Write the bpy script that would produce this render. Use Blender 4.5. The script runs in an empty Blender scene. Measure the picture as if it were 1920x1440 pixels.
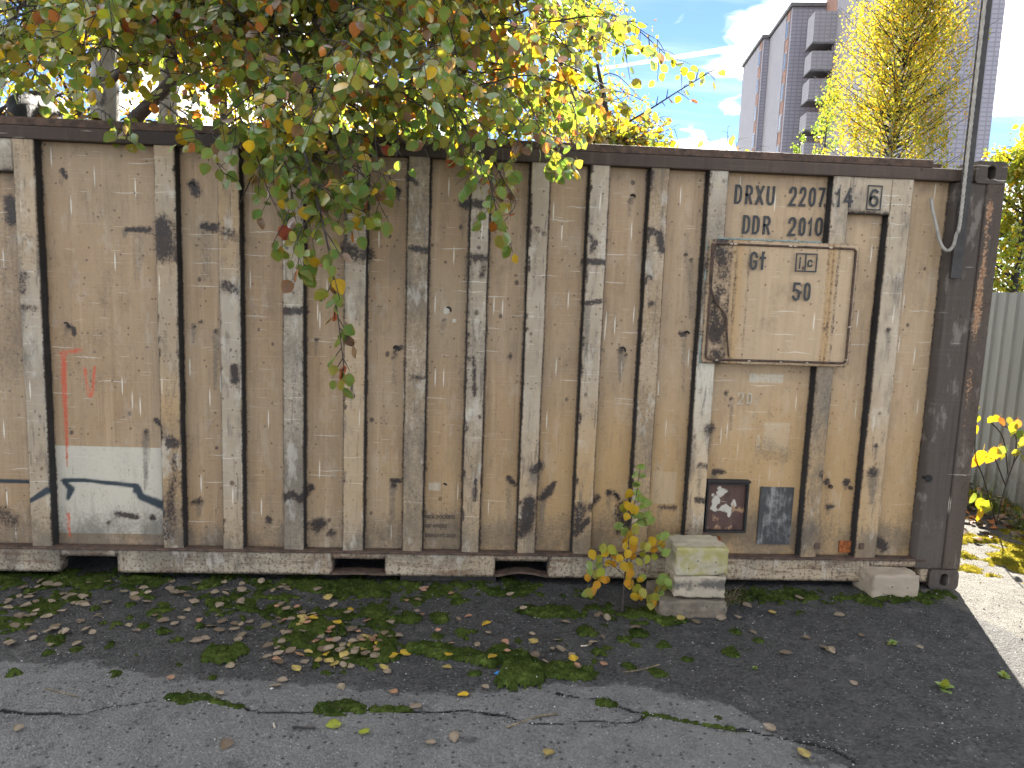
import bpy, bmesh, math, random
import numpy as np
from mathutils import Vector, Matrix

random.seed(7)
rng = np.random.default_rng(7)
S = bpy.context.scene
COL = S.collection
RAD = math.radians

# ------------------------------------------------------------------ camera
CAM = np.array([-2.919, -4.169, 1.715])
FPX = 1443.0
YAW, PITCH, ROLL = RAD(3.58), RAD(7.81), RAD(2.08)


def cam_axes():
    f = np.array([math.sin(YAW), math.cos(YAW), 0]); r = np.array([math.cos(YAW), -math.sin(YAW), 0]); u = np.array([0, 0, 1.])
    w = math.cos(PITCH) * f - math.sin(PITCH) * u
    u2 = math.sin(PITCH) * f + math.cos(PITCH) * u
    return math.cos(ROLL) * r + math.sin(ROLL) * u2, -math.sin(ROLL) * r + math.cos(ROLL) * u2, w


CR, CU, CW = cam_axes()
cd = bpy.data.cameras.new('camera'); cam = bpy.data.objects.new('camera', cd); COL.objects.link(cam)
M = Matrix(((CR[0], CU[0], -CW[0], CAM[0]), (CR[1], CU[1], -CW[1], CAM[1]), (CR[2], CU[2], -CW[2], CAM[2]), (0, 0, 0, 1)))
cam.matrix_world = M
cd.sensor_width = 36; cd.lens = FPX / 1920 * 36; cd.clip_start = .05; cd.clip_end = 3000
S.camera = cam

# ------------------------------------------------------------------ light
SUN_EL, SUN_AZ = RAD(31), RAD(20)          # azimuth clockwise from +y, towards +x
sun_dir = Vector((math.sin(SUN_AZ) * math.cos(SUN_EL), math.cos(SUN_AZ) * math.cos(SUN_EL), math.sin(SUN_EL)))
sl = bpy.data.lights.new('sun', 'SUN'); sl.energy = 5.0; sl.angle = RAD(.55); sl.color = (1, .93, .82)
so = bpy.data.objects.new('sun', sl); COL.objects.link(so)
so.rotation_euler = sun_dir.to_track_quat('Z', 'Y').to_euler(); so.location = (4, 8, 9)

S.view_settings.view_transform = 'Standard'; S.view_settings.look = 'None'
S.view_settings.gamma = 1; S.view_settings.exposure = 2.68; S.view_settings.use_curve_mapping = False
S.cycles.max_bounces = 4; S.cycles.diffuse_bounces = 3; S.cycles.glossy_bounces = 2; S.cycles.transmission_bounces = 4
S.cycles.use_adaptive_sampling = True; S.cycles.adaptive_threshold = .03; S.cycles.caustics_reflective = False; S.cycles.caustics_refractive = False


class G:
    """small helper that writes shader nodes"""
    def __init__(s, nt): s.nt = nt

    def n(s, t, props=None, **ins):
        nd = s.nt.nodes.new('ShaderNode' + t)
        for k, v in (props or {}).items(): setattr(nd, k, v)
        for k, v in ins.items():
            key = int(k[1:]) if k[0] == 'i' and k[1:].isdigit() else k
            s.set(nd.inputs[key], v)
        return nd

    def set(s, sock, v):
        if isinstance(v, bpy.types.NodeSocket): s.nt.links.new(v, sock)
        elif isinstance(v, (tuple, list)) and len(v) == 3 and sock.type == 'RGBA': sock.default_value = (*v, 1)
        else: sock.default_value = v

    def m(s, op, a, b=0.0, c=0.0, clamp=False):
        nd = s.nt.nodes.new('ShaderNodeMath'); nd.operation = op; nd.use_clamp = clamp
        s.set(nd.inputs[0], a); s.set(nd.inputs[1], b); s.set(nd.inputs[2], c)
        return nd.outputs[0]

    def map(s, vec, sc=(1, 1, 1), loc=(0, 0, 0)):
        nd = s.nt.nodes.new('ShaderNodeMapping'); s.set(nd.inputs[0], vec)
        nd.inputs[1].default_value = loc; nd.inputs[3].default_value = sc
        return nd.outputs[0]

    dim = '3D'

    def noise(s, vec, sc, detail=4, rough=.55, dist=0, col=False):
        nd = s.n('TexNoise', {'noise_dimensions': s.dim}, Vector=vec, Scale=sc, Detail=detail, Roughness=rough, Distortion=dist)
        return nd.outputs['Color' if col else 0]

    def vor(s, vec, sc, feat='F1', rand=1.0):
        return s.n('TexVoronoi', {'feature': feat, 'voronoi_dimensions': s.dim}, Vector=vec, Scale=sc, Randomness=rand)

    def ss(s, v, lo, hi, a=0.0, b=1.0):
        nd = s.n('MapRange', {'interpolation_type': 'SMOOTHSTEP'}, i0=v, i1=lo, i2=hi, i3=a, i4=b)
        return nd.outputs[0]

    def mix(s, f, a, b, bt='MIX'):
        nd = s.nt.nodes.new('ShaderNodeMix'); nd.data_type = 'RGBA'; nd.blend_type = bt
        s.set(nd.inputs[0], f); s.set(nd.inputs[6], a); s.set(nd.inputs[7], b)
        return nd.outputs[2]

    def attr(s, name, out=2): return s.n('Attribute', {'attribute_name': name}).outputs[out]

    def sep(s, v):
        nd = s.n('SeparateXYZ', None, i0=v); return nd.outputs

    def comb(s, x, y, z): return s.n('CombineXYZ', None, i0=x, i1=y, i2=z).outputs[0]

    def bump(s, h, strength=.4, dist=.01):
        return s.n('Bump', None, Height=h, Strength=strength, Distance=dist).outputs[0]


# world: clear sky with procedural clouds
W = bpy.data.worlds.new('World'); S.world = W; W.use_nodes = True
W.cycles.sampling_method = 'MANUAL'; W.cycles.sample_map_resolution = 512
W.node_tree.nodes.clear(); g = G(W.node_tree)
sky = g.n('TexSky', {'sky_type': 'NISHITA', 'sun_disc': False, 'sun_elevation': SUN_EL, 'sun_rotation': SUN_AZ,
                     'air_density': .5, 'dust_density': .0, 'ozone_density': 3.0, 'altitude': 100})
dirv = g.n('TexCoord').outputs['Generated']; g.dim = '2D'
dx, dy, dz = g.sep(dirv)[:3]
zz = g.m('ADD', g.m('MAXIMUM', dz, 0.0), .16)
pv = g.comb(g.m('DIVIDE', dx, zz), g.m('DIVIDE', dy, zz), 0.0)      # cloud layer seen in perspective
warp = g.noise(pv, 2.2, 3, .5, col=True)
pv2 = g.n('VectorMath', {'operation': 'ADD'}, i0=pv, i1=g.n('VectorMath', {'operation': 'SCALE'}, i0=warp, Scale=.35).outputs[0]).outputs[0]
c1 = g.noise(g.map(pv2, (1, 1, 1), (.2, 0.0, 0)), .95, 6, .58)
cum = g.ss(g.m('ADD', c1, g.ss(dz, .04, .3, .06, 0.0)), .475, .55)
wisp = g.m('MULTIPLY', g.ss(g.noise(g.map(pv, (.5, 2.4, 1), (1.0, 4.2, 0)), 1.3, 6, .6), .47, .75), .3)
shade = g.ss(g.noise(g.map(pv2, (1, 1, 1), (1, 7.3, 0)), 2.3, 6, .6), .3, .75)
ccol = g.mix(shade, (8.0, 8.3, 8.8), (17.5, 17.2, 16.6))
skyc = g.mix(wisp, sky.outputs[0], (5.5, 6.2, 7.0))
skyc = g.mix(cum, skyc, ccol)
WORLD_G = g; WORLD_SKYC = skyc; WORLD_DIR = dirv


def ray(px, py): return CR * (px - 960) / FPX + CU * (720 - py) / FPX + CW
def at_y(px, py, Y): d = ray(px, py); return CAM + d * (Y - CAM[1]) / d[1]
def at_z(px, py, Z): d = ray(px, py); return CAM + d * (Z - CAM[2]) / d[2]
def at_d(px, py, D): return CAM + ray(px, py) * D
def proj(P):
    d = np.asarray(P, float) - CAM; D = d @ CW
    return 960 + FPX * (d @ CR) / D, 720 - FPX * (d @ CU) / D, D


# contrail: a thin straight band of cloud on the sky between two directions
ca = ray(1190, 119); cb = ray(1445, 80); ca /= np.linalg.norm(ca); cb /= np.linalg.norm(cb)
cn = np.cross(ca, cb); cn /= np.linalg.norm(cn); ct = np.cross(cn, ca)
dotn = g.n('VectorMath', {'operation': 'DOT_PRODUCT'}, i0=dirv, i1=tuple(cn)).outputs[1]
dota = g.n('VectorMath', {'operation': 'DOT_PRODUCT'}, i0=dirv, i1=tuple(ca)).outputs[1]
dott = g.n('VectorMath', {'operation': 'DOT_PRODUCT'}, i0=dirv, i1=tuple(ct)).outputs[1]
wob = g.m('MULTIPLY', g.m('SUBTRACT', g.noise(pv, 40, 2), .5), .0022)
width = g.m('ADD', .0022, g.m('MULTIPLY', g.m('MAXIMUM', dott, 0.0), .013))
band = g.m('SUBTRACT', 1.0, g.ss(g.m('DIVIDE', g.m('ABSOLUTE', g.m('ADD', dotn, wob)), width), .55, 1.1))
band = g.m('MULTIPLY', g.m('MULTIPLY', band, g.m('GREATER_THAN', dota, .6)), g.ss(dott, -.22, .02))
band = g.m('MULTIPLY', band, .85)
skyc = g.mix(band, skyc, (8, 8, 8.2))
bg = g.n('Background', None, Color=skyc, Strength=.045)
g.n('OutputWorld', None, Surface=bg.outputs[0])

# ------------------------------------------------------------------ object helpers


def mesh_np(name, V, F, mats=None, smooth=False, attrs=None, midx=None):
    """F: list of tuples, or an (n,k) int array"""
    me = bpy.data.meshes.new(name)
    V = np.asarray(V, np.float32)
    if isinstance(F, np.ndarray):
        k = F.shape[1]; nf = len(F)
        me.vertices.add(len(V)); me.vertices.foreach_set('co', V.ravel())
        me.loops.add(nf * k); me.loops.foreach_set('vertex_index', F.astype(np.int32).ravel())
        me.polygons.add(nf); me.polygons.foreach_set('loop_start', np.arange(0, nf * k, k, dtype=np.int32))
        me.polygons.foreach_set('loop_total', np.full(nf, k, np.int32))
        me.update(calc_edges=True)
    else:
        me.from_pydata([tuple(map(float, v)) for v in V], [], F); me.update()
    for m in (mats or []): me.materials.append(m)
    if midx is not None: me.polygons.foreach_set('material_index', np.asarray(midx, np.int32))
    if smooth: me.polygons.foreach_set('use_smooth', np.ones(len(me.polygons), bool))
    for k, v in (attrs or {}).items():
        v = np.asarray(v, np.float32)
        if v.ndim == 1:
            me.attributes.new(k, 'FLOAT', 'POINT').data.foreach_set('value', v)
        else:
            me.attributes.new(k, 'FLOAT_COLOR', 'POINT').data.foreach_set('color', v.ravel())
    me.update()
    return me


def link(name, me, parent=None, **props):
    o = bpy.data.objects.new(name, me); COL.objects.link(o)
    if parent is not None: adopt(o, parent)
    for k, v in props.items(): o[k] = v
    return o


BASE = {}


def adopt(o, parent):
    o.parent = parent
    off = BASE.get(parent.name, (0, 0, 0))
    o.matrix_parent_inverse = Matrix.Translation(-Vector(off))
    BASE[o.name] = tuple(Vector(o.location)) if False else (0, 0, 0)


def thing(name, loc, label, cat, group=None):
    o = bpy.data.objects.new(name, None); COL.objects.link(o)
    o.location = tuple(float(v) for v in loc); o.empty_display_size = .1
    BASE[o.name] = tuple(o.location)
    o['label'] = label; o['category'] = cat
    if group: o['group'] = group
    return o


def tag(o, label, cat, group=None):
    o['label'] = label; o['category'] = cat
    if group: o['group'] = group
    return o


class MB:
    """collects simple shapes for one mesh"""
    def __init__(s): s.v = []; s.f = []; s.mi = []; s.cur = 0

    def add(s, V, F):
        b = len(s.v); s.v += [tuple(map(float, p)) for p in V]
        s.f += [tuple(i + b for i in f) for f in F]; s.mi += [s.cur] * len(F)

    def box(s, a, b):
        x0, y0, z0 = a; x1, y1, z1 = b
        s.add([(x0, y0, z0), (x1, y0, z0), (x1, y1, z0), (x0, y1, z0), (x0, y0, z1), (x1, y0, z1), (x1, y1, z1), (x0, y1, z1)],
              [(0, 3, 2, 1), (4, 5, 6, 7), (0, 1, 5, 4), (1, 2, 6, 5), (2, 3, 7, 6), (3, 0, 4, 7)])

    def obox(s, o, ex, ey, ez):
        o, ex, ey, ez = map(np.asarray, (o, ex, ey, ez))
        V = [o, o + ex, o + ex + ey, o + ey, o + ez, o + ex + ez, o + ex + ey + ez, o + ey + ez]
        s.add(V, [(0, 3, 2, 1), (4, 5, 6, 7), (0, 1, 5, 4), (1, 2, 6, 5), (2, 3, 7, 6), (3, 0, 4, 7)])

    def tube(s, pts, rad, n=6, cap=True):
        pts = [np.asarray(p, float) for p in pts]
        rad = [rad] * len(pts) if np.isscalar(rad) else list(rad)
        V = []; ref = np.array([.13, .37, .92])
        for i, p in enumerate(pts):
            t = pts[min(i + 1, len(pts) - 1)] - pts[max(i - 1, 0)]; t = t / (np.linalg.norm(t) + 1e-9)
            a = ref - t * (ref @ t)
            if np.linalg.norm(a) < .1: a = np.array([1, 0, 0]) - t * t[0]
            a /= np.linalg.norm(a); b = np.cross(t, a); ref = a
            for k in range(n):
                w = 2 * math.pi * k / n; V.append(p + rad[i] * (math.cos(w) * a + math.sin(w) * b))
        F = []
        for i in range(len(pts) - 1):
            for k in range(n):
                F.append((i * n + k, i * n + (k + 1) % n, (i + 1) * n + (k + 1) % n, (i + 1) * n + k))
        if cap: F += [tuple(range(n - 1, -1, -1)), tuple((len(pts) - 1) * n + k for k in range(n))]
        s.add(V, F)

    def build(s, name, mats, parent=None, smooth=False, **props):
        me = mesh_np(name, s.v, s.f, mats if isinstance(mats, list) else [mats], smooth, None, s.mi)
        return link(name, me, parent, **props)


def bevel(o, w=.004, seg=2):
    md = o.modifiers.new('bevel', 'BEVEL'); md.width = w; md.segments = seg; md.limit_method = 'ANGLE'
    return o


def smooth_path(pts, n=6):
    """Catmull-Rom through points"""
    P = [np.asarray(p, float) for p in pts]; P = [2 * P[0] - P[1]] + P + [2 * P[-1] - P[-2]]; out = []
    for i in range(1, len(P) - 2):
        for k in range(n):
            t = k / n
            out.append(.5 * ((2 * P[i]) + (P[i + 1] - P[i - 1]) * t + (2 * P[i - 1] - 5 * P[i] + 4 * P[i + 1] - P[i + 2]) * t * t + (-P[i - 1] + 3 * P[i] - 3 * P[i + 1] + P[i + 2]) * t ** 3))
    out.append(P[-2]); return out


def vnoise(x, y, seed=0):
    """cheap smooth value noise on numpy arrays, 0..1"""
    x = np.asarray(x, float); y = np.asarray(y, float)
    xi = np.floor(x).astype(np.int64); yi = np.floor(y).astype(np.int64); fx = x - xi; fy = y - yi
    fx = fx * fx * (3 - 2 * fx); fy = fy * fy * (3 - 2 * fy)

    def h(a, b):
        n = (a * 374761393 + b * 668265263 + seed * 974634777) & 0xffffffff
        n = ((n ^ (n >> 13)) * 1274126177) & 0xffffffff
        return ((n ^ (n >> 16)) & 0xffff) / 65535.
    return (h(xi, yi) * (1 - fx) + h(xi + 1, yi) * fx) * (1 - fy) + (h(xi, yi + 1) * (1 - fx) + h(xi + 1, yi + 1) * fx) * fy


def fbm(x, y, seed=0, oct=4):
    s = 0; a = .5
    for i in range(oct): s = s + a * vnoise(x * 2 ** i, y * 2 ** i, seed + i * 17); a *= .5
    return s / (1 - .5 ** oct)


def seg_dist(x, y, pts):
    """distance and interpolated radius ratio to a polyline of (x, y, r)"""
    best = np.full(x.shape, 1e9)
    if len(pts) == 1: pts = [pts[0], (pts[0][0] + 1e-5, pts[0][1], pts[0][2])]
    for (ax, ay, ar), (bx, by, br) in zip(pts[:-1], pts[1:]):
        dx, dy = bx - ax, by - ay; L = dx * dx + dy * dy + 1e-12
        t = np.clip(((x - ax) * dx + (y - ay) * dy) / L, 0, 1)
        d = np.hypot(x - ax - t * dx, y - ay - t * dy) / (ar + t * (br - ar))
        best = np.minimum(best, d)
    return best


# ------------------------------------------------------------------ materials


def new_mat(name):
    m = bpy.data.materials.new(name); m.use_nodes = True; m.node_tree.nodes.clear()
    g = G(m.node_tree); out = g.n('OutputMaterial')
    return m, g, out


def principled(name, build):
    m, g, out = new_mat(name)
    kw = build(g)
    b = g.n('BsdfPrincipled', None, **{k: v for k, v in kw.items()})
    g.nt.links.new(b.outputs[0], out.inputs[0])
    return m


def simple(name, col, rough=.7, var=.25, sc=8, metal=0., bump=.2):
    def f(g):
        co = g.n('TexCoord').outputs['Object']
        n = g.noise(co, sc, 6, .65)
        c = g.mix(g.ss(n, .25, .75), tuple(v * (1 - var) for v in col), tuple(min(1, v * (1 + var)) for v in col))
        return {'Base Color': c, 'Roughness': rough, 'Metallic': metal, 'Normal': g.bump(g.noise(co, sc * 6, 4), bump, .01)}
    return principled(name, f)


def paint_mat(name, base, alt, rust_bias=0., drips=1., scratch=1., spots=1., speck=0., rough=.55, flake=0., soot=0.):
    """weathered container paint; stains come from mesh attributes broken up with noise"""
    def f(g):
        g.dim = '2D'; o_ = g.sep(g.n('TexCoord').outputs['Object']); co = g.comb(g.m('ADD', o_[0], g.m('MULTIPLY', o_[1], .37)), o_[2], 0.0)
        n1 = g.noise(co, 1.7, 5, .6)
        c = g.mix(g.ss(n1, .3, .7), base, alt)
        st = g.noise(g.map(co, (34, .7, 1)), 1, 4, .7)
        c = g.mix(g.ss(o_[0], -2.6, -.9, 0, .65), c, tuple(v * 1.42 for v in alt))  # right part lightened: the brighter light there is put into the colour
        c = g.mix(g.ss(st, .45, .8, 0, .3), c, tuple(v * .62 for v in base))
        st2 = g.noise(g.map(co, (24, .8, 1), (3, 5, 0)), 1, 4, .6)
        c = g.mix(g.ss(st2, .5, .8, 0, .38), c, tuple(min(1, v * 1.45 + .03) for v in alt))
        fh = g.noise(g.map(co, (1.6, 120, 1)), 1, 3, .7)
        c = g.mix(g.ss(fh, .58, .8, 0, .28 * scratch), c, (.5, .47, .4))
        blot = g.noise(g.map(co, (1, .6, 1)), 7, 6, .7)
        c = g.mix(g.ss(blot, .54, .8, 0, .5), c, tuple(v * .5 for v in base))
        wv = g.n('VectorMath', {'operation': 'ADD'}, i0=co, i1=g.n('VectorMath', {'operation': 'SCALE'}, i0=g.noise(co, 9, 3, .5, col=True), Scale=.02).outputs[0]).outputs[0]
        # short vertical paint drips
        v = g.vor(g.map(co, (19, 1.35, 1)), 1)
        sel = g.sep(v.outputs['Color'])
        d = g.m('MULTIPLY', g.ss(v.outputs['Distance'], .035, .09, 1, 0), g.m('GREATER_THAN', sel[0], 1 - .36 * drips))
        c = g.mix(g.m('MULTIPLY', d, .9), c, (.66, .62, .51))
        # horizontal scratches
        for k, (sx, sz, th, amt) in enumerate(((1.3, 40, .36, .6), (3.5, 64, .4, .42))):
            v = g.vor(g.map(wv, (sx, sz, 1), (k * 7, k * 3, 0)), 1)
            sel = g.sep(v.outputs['Color'])
            d = g.m('MULTIPLY', g.ss(v.outputs['Distance'], .05, .13, 1, 0), g.m('GREATER_THAN', sel[1], 1 - th * .5 * scratch))
            c = g.mix(g.m('MULTIPLY', d, amt), c, (.66, .62, .52))
        # dark pits with small rust tails
        v = g.vor(g.map(wv, (1, .8, 1)), 13)
        sel = g.sep(v.outputs['Color'])
        rr = g.m('MULTIPLY', sel[2], .17)
        d = g.m('MULTIPLY', g.ss(g.m('SUBTRACT', v.outputs['Distance'], rr), -.07, .05, 1, 0), g.m('GREATER_THAN', sel[0], 1 - .16 * spots))
        c = g.mix(g.m('MULTIPLY', d, .85), c, (.045, .028, .022))
        v = g.vor(wv, 31); sel = g.sep(v.outputs['Color'])
        d = g.m('MULTIPLY', g.ss(v.outputs['Distance'], .1, .24, 1, 0), g.m('GREATER_THAN', sel[1], 1 - .12 * spots))
        c = g.mix(g.m('MULTIPLY', d, .7), c, (.07, .04, .03))
        nb = g.noise(co, 60, 4, .7); nb2 = g.noise(g.map(co, (1, .5, 1)), 19, 6, .8)
        br = g.m('MULTIPLY', g.m('SUBTRACT', g.m('ADD', g.m('MULTIPLY', nb, .5), g.m('MULTIPLY', nb2, .5)), .5), 1.5)

        def stain(c, a, col, lo=.42, hi=.62, amt=1.):
            return g.mix(g.m('MULTIPLY', g.ss(g.m('ADD', g.attr(a), br), lo, hi), amt), c, col)
        c = g.mix(g.ss(g.m('ADD', g.attr('white'), g.m('MULTIPLY', br, .5)), .42, .6, 0, .82), c, (.52, .49, .4))
        c = g.mix(g.ss(g.m('ADD', g.attr('tan'), g.m('MULTIPLY', br, .4)), .2, .95, 0, .72), c, (.40, .245, .095))
        c = g.mix(g.ss(g.m('ADD', g.attr('grime'), br), .2, 1.0, 0, .7), c, (.085, .075, .06))
        if flake:
            fl = g.noise(co, 11, 8, .72)
            c = g.mix(g.ss(fl, .56 - flake * .1, .6 - flake * .1, 0, .9), c, (.075, .035, .027))
        if speck:
            sp = g.noise(co, 60, 4, .6)
            c = g.mix(g.ss(sp, .64 - speck * .06, .74 - speck * .06, 0, .7), c, (.09, .045, .025))
            sp = g.noise(g.map(co, (.45, 3.4, 1)), 7, 6, .72)
            c = g.mix(g.ss(sp, .5, .68, 0, .75 * min(1, speck)), c, (.12, .065, .035))
        rc = g.mix(g.ss(nb2, .45, .7), (.008, .007, .0075), (.034, .019, .014))
        c = g.mix(g.ss(g.m('ADD', g.attr('rust'), g.m('MULTIPLY', br, .8)), -.05, .6, 0, .55), c, (.1, .06, .035))
        if soot:
            so_ = g.noise(g.map(co, (5, 2.1, 1), (2, 9, 0)), 1, 5, .72)
            c = g.mix(g.ss(so_, .5, .78, 0, .75 * soot), c, (.075, .065, .055))
            sv = g.noise(g.map(co, (30, 3.2, 1), (5, 2, 0)), 1, 4, .7)
            c = g.mix(g.ss(sv, .56, .74, 0, .7 * soot), c, (.11, .09, .07))
            lt = g.noise(g.map(co, (9, 3.5, 1), (7, 4, 0)), 1, 4, .7)
            c = g.mix(g.ss(lt, .56, .72, 0, .5 * soot), c, (.5, .465, .39))
        rk = g.ss(g.m('ADD', g.attr('rust'), g.m('MULTIPLY', br, 2.2)), .3 - rust_bias, .85 - rust_bias)
        c = g.mix(g.m('MULTIPLY', rk, .9), c, rc)
        c = stain(c, 'orange', g.mix(g.ss(nb, .4, .6), (.2, .095, .045), (.32, .2, .115)), .42, .6)
        c = stain(c, 'red', (.5, .085, .035), .3, .75, .9)
        c = g.mix(g.ss(g.m('ADD', g.attr('navy'), g.m('MULTIPLY', br, .3)), .1, .85, 0, .96), c, (.006, .02, .032))
        h = g.m('ADD', g.m('MULTIPLY', nb, .5), g.noise(co, 5, 3))
        ro = g.m('ADD', rough, g.m('MULTIPLY', n1, .25))
        return {'Base Color': c, 'Roughness': ro, 'Specular IOR Level': .45, 'Normal': g.bump(h, .12, .01)}
    return principled(name, f)


MAT = {}
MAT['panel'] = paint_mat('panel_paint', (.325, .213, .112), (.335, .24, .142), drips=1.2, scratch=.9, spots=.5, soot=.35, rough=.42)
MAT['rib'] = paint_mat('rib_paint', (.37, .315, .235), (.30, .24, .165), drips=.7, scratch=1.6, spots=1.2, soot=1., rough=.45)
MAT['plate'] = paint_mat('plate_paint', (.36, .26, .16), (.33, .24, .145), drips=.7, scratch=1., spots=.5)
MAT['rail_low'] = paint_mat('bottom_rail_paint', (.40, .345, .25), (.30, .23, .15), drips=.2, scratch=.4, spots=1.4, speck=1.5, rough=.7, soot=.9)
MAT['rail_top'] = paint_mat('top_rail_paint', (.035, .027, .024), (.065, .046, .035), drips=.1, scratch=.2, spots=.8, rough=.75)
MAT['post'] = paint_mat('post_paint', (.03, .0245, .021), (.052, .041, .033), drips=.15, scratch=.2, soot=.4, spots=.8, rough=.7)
MAT['side'] = simple('grime_shade_metal', (.016, .014, .013), .8, .5, 14)  # rib sides: grime plus groove shade put into the colour
MAT['dark'] = simple('dark_steel', (.035, .032, .03), .7, .4, 20)
MAT['rusty'] = simple('rusty_steel', (.13, .05, .025), .85, .7, 40, bump=.6)
MAT['brownrust'] = simple('brown_rusted_steel', (.075, .045, .03), .8, .6, 25, bump=.5)
MAT['orange_rust'] = simple('orange_rust', (.36, .11, .03), .9, .7, 60, bump=.8)
MAT['teal'] = simple('faded_teal_paint', (.17, .25, .24), .6, .5, 25)
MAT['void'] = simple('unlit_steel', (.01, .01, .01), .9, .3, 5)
MAT['conduit'] = simple('grey_conduit', (.3, .28, .24), .6, .25, 30)
MAT['bare'] = simple('bare_dull_metal', (.45, .42, .38), .4, .3, 30, metal=.4)


def letter_mat():
    def f(g):
        co = g.n('TexCoord').outputs['Object']
        n = g.noise(g.map(co, (1.6, 1, .8)), 34, 7, .72)
        h = g.noise(g.map(co, (4, 1, 90)), 1, 3, .6)
        c = g.mix(g.ss(n, .6, .7, 0, .7), (.03, .031, .032), (.28, .22, .14))
        c = g.mix(g.ss(h, .62, .78, 0, .5), c, (.32, .26, .17))
        return {'Base Color': c, 'Roughness': .6}
    return principled('stencil_black', f)


MAT['letter'] = letter_mat()
MAT['letter_faint'] = simple('faded_lettering', (.1, .075, .055), .7, .5, 60)
MAT['letter_white'] = simple('faded_white_lettering', (.42, .36, .27), .7, .3, 60)


def asphalt():
    def f(g):
        g.dim = '2D'; co = g.n('TexCoord').outputs['Object']
        damp_shade = g.attr('damp_shade'); dust = g.attr('dust'); crack = g.attr('crack')
        big = g.noise(co, 1.3, 5, .6); mid = g.noise(co, 7, 6, .65)
        v = g.vor(co, 95); v2 = g.vor(co, 260)
        sel = g.sep(v.outputs['Color']); sel2 = g.sep(v2.outputs['Color'])
        stone = g.ss(v.outputs['Distance'], .25, .5, 1, 0)
        grey = g.mix(g.ss(mid, .3, .7), (.13, .128, .122), (.19, .186, .176))
        grey = g.mix(g.m('MULTIPLY', sel[0], .55), grey, (.27, .262, .25))
        grey = g.mix(g.m('MULTIPLY', sel2[0], .5), grey, (.075, .074, .072))
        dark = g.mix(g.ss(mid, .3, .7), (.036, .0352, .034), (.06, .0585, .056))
        dark = g.mix(g.m('MULTIPLY', g.m('MULTIPLY', sel[0], sel[0]), .6), dark, (.12, .117, .11))
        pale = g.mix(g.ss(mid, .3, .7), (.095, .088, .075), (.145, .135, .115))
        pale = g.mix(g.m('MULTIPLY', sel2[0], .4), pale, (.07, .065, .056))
        k = g.ss(g.m('ADD', damp_shade, g.m('ADD', g.m('MULTIPLY', g.m('SUBTRACT', big, .5), .9), g.m('MULTIPLY', g.m('SUBTRACT', mid, .5), .8))), .42, .58)
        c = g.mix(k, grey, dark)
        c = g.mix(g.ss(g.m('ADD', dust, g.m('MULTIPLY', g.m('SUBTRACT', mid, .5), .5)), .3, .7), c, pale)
        # bright chips of aggregate
        chip = g.m('MULTIPLY', g.m('GREATER_THAN', sel[1], .972), g.ss(v.outputs['Distance'], .2, .42, 1, 0))
        c = g.mix(g.m('MULTIPLY', chip, g.m('MULTIPLY', sel[2], .9)), c, (.4, .4, .39))
        c = g.mix(g.ss(g.noise(co, 3.3, 7, .7), .6, .7, 0, .5), c, (.04, .04, .038))
        sp_ = g.noise(co, 2.4, 8, .75)
        c = g.mix(g.ss(sp_, .52, .66, 0, .4), c, g.mix(.55, c, (.02, .02, .02)))
        c = g.mix(g.ss(g.noise(g.map(co, (1, 1, 1), (4, 8, 0)), 5.5, 7, .75), .56, .7, 0, .35), c, g.mix(.5, c, (.26, .25, .23)))
        pit = g.vor(co, 38); ps = g.sep(pit.outputs['Color'])
        c = g.mix(g.m('MULTIPLY', g.m('GREATER_THAN', ps[0], .9), g.ss(pit.outputs['Distance'], .1, .4, .75, 0)), c, (.012, .012, .012))
        c = g.mix(g.ss(crack, .25, .7), c, (.013, .013, .011))
        h = g.m('ADD', g.m('MULTIPLY', stone, .7), g.m('ADD', g.m('MULTIPLY', sel[2], .5), g.m('MULTIPLY', mid, .8)))
        return {'Base Color': c, 'Roughness': .85, 'Specular IOR Level': .25, 'Normal': g.bump(h, 1., .009)}
    return principled('asphalt', f)


MAT['asphalt'] = asphalt()


def moss_mat(name, a, b, tr=.25):
    m, g, out = new_mat(name)
    co = g.n('TexCoord').outputs['Object']
    c = g.mix(g.ss(g.noise(co, 6, 5, .65), .3, .7), a, b)
    c = g.mix(g.ss(g.noise(co, 70, 3, .6), .35, .7, 0, .6), c, tuple(v * .3 for v in a))
    c = g.mix(g.ss(g.noise(co, 21, 4, .7), .52, .72, 0, .6), c, tuple(min(1, v * 1.9) for v in b))
    c = g.mix(g.ss(g.noise(co, 31, 4, .7), .58, .7, 0, .6), c, (.06, .045, .025))
    d = g.n('BsdfDiffuse', None, Color=c); t = g.n('BsdfTranslucent', None, Color=c)
    mx = g.n('MixShader', None, i0=tr, i1=d.outputs[0], i2=t.outputs[0])
    g.nt.links.new(mx.outputs[0], out.inputs[0]); return m


MAT['moss'] = moss_mat('moss', (.028, .045, .011), (.08, .108, .024))
MAT['moss_sun'] = moss_mat('yellow_moss', (.16, .15, .02), (.34, .27, .03))
MAT['grass'] = moss_mat('grass', (.09, .14, .03), (.2, .24, .06), .4)
MAT['drygrass'] = moss_mat('dry_grass', (.2, .16, .1), (.34, .28, .19), .3)


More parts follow.
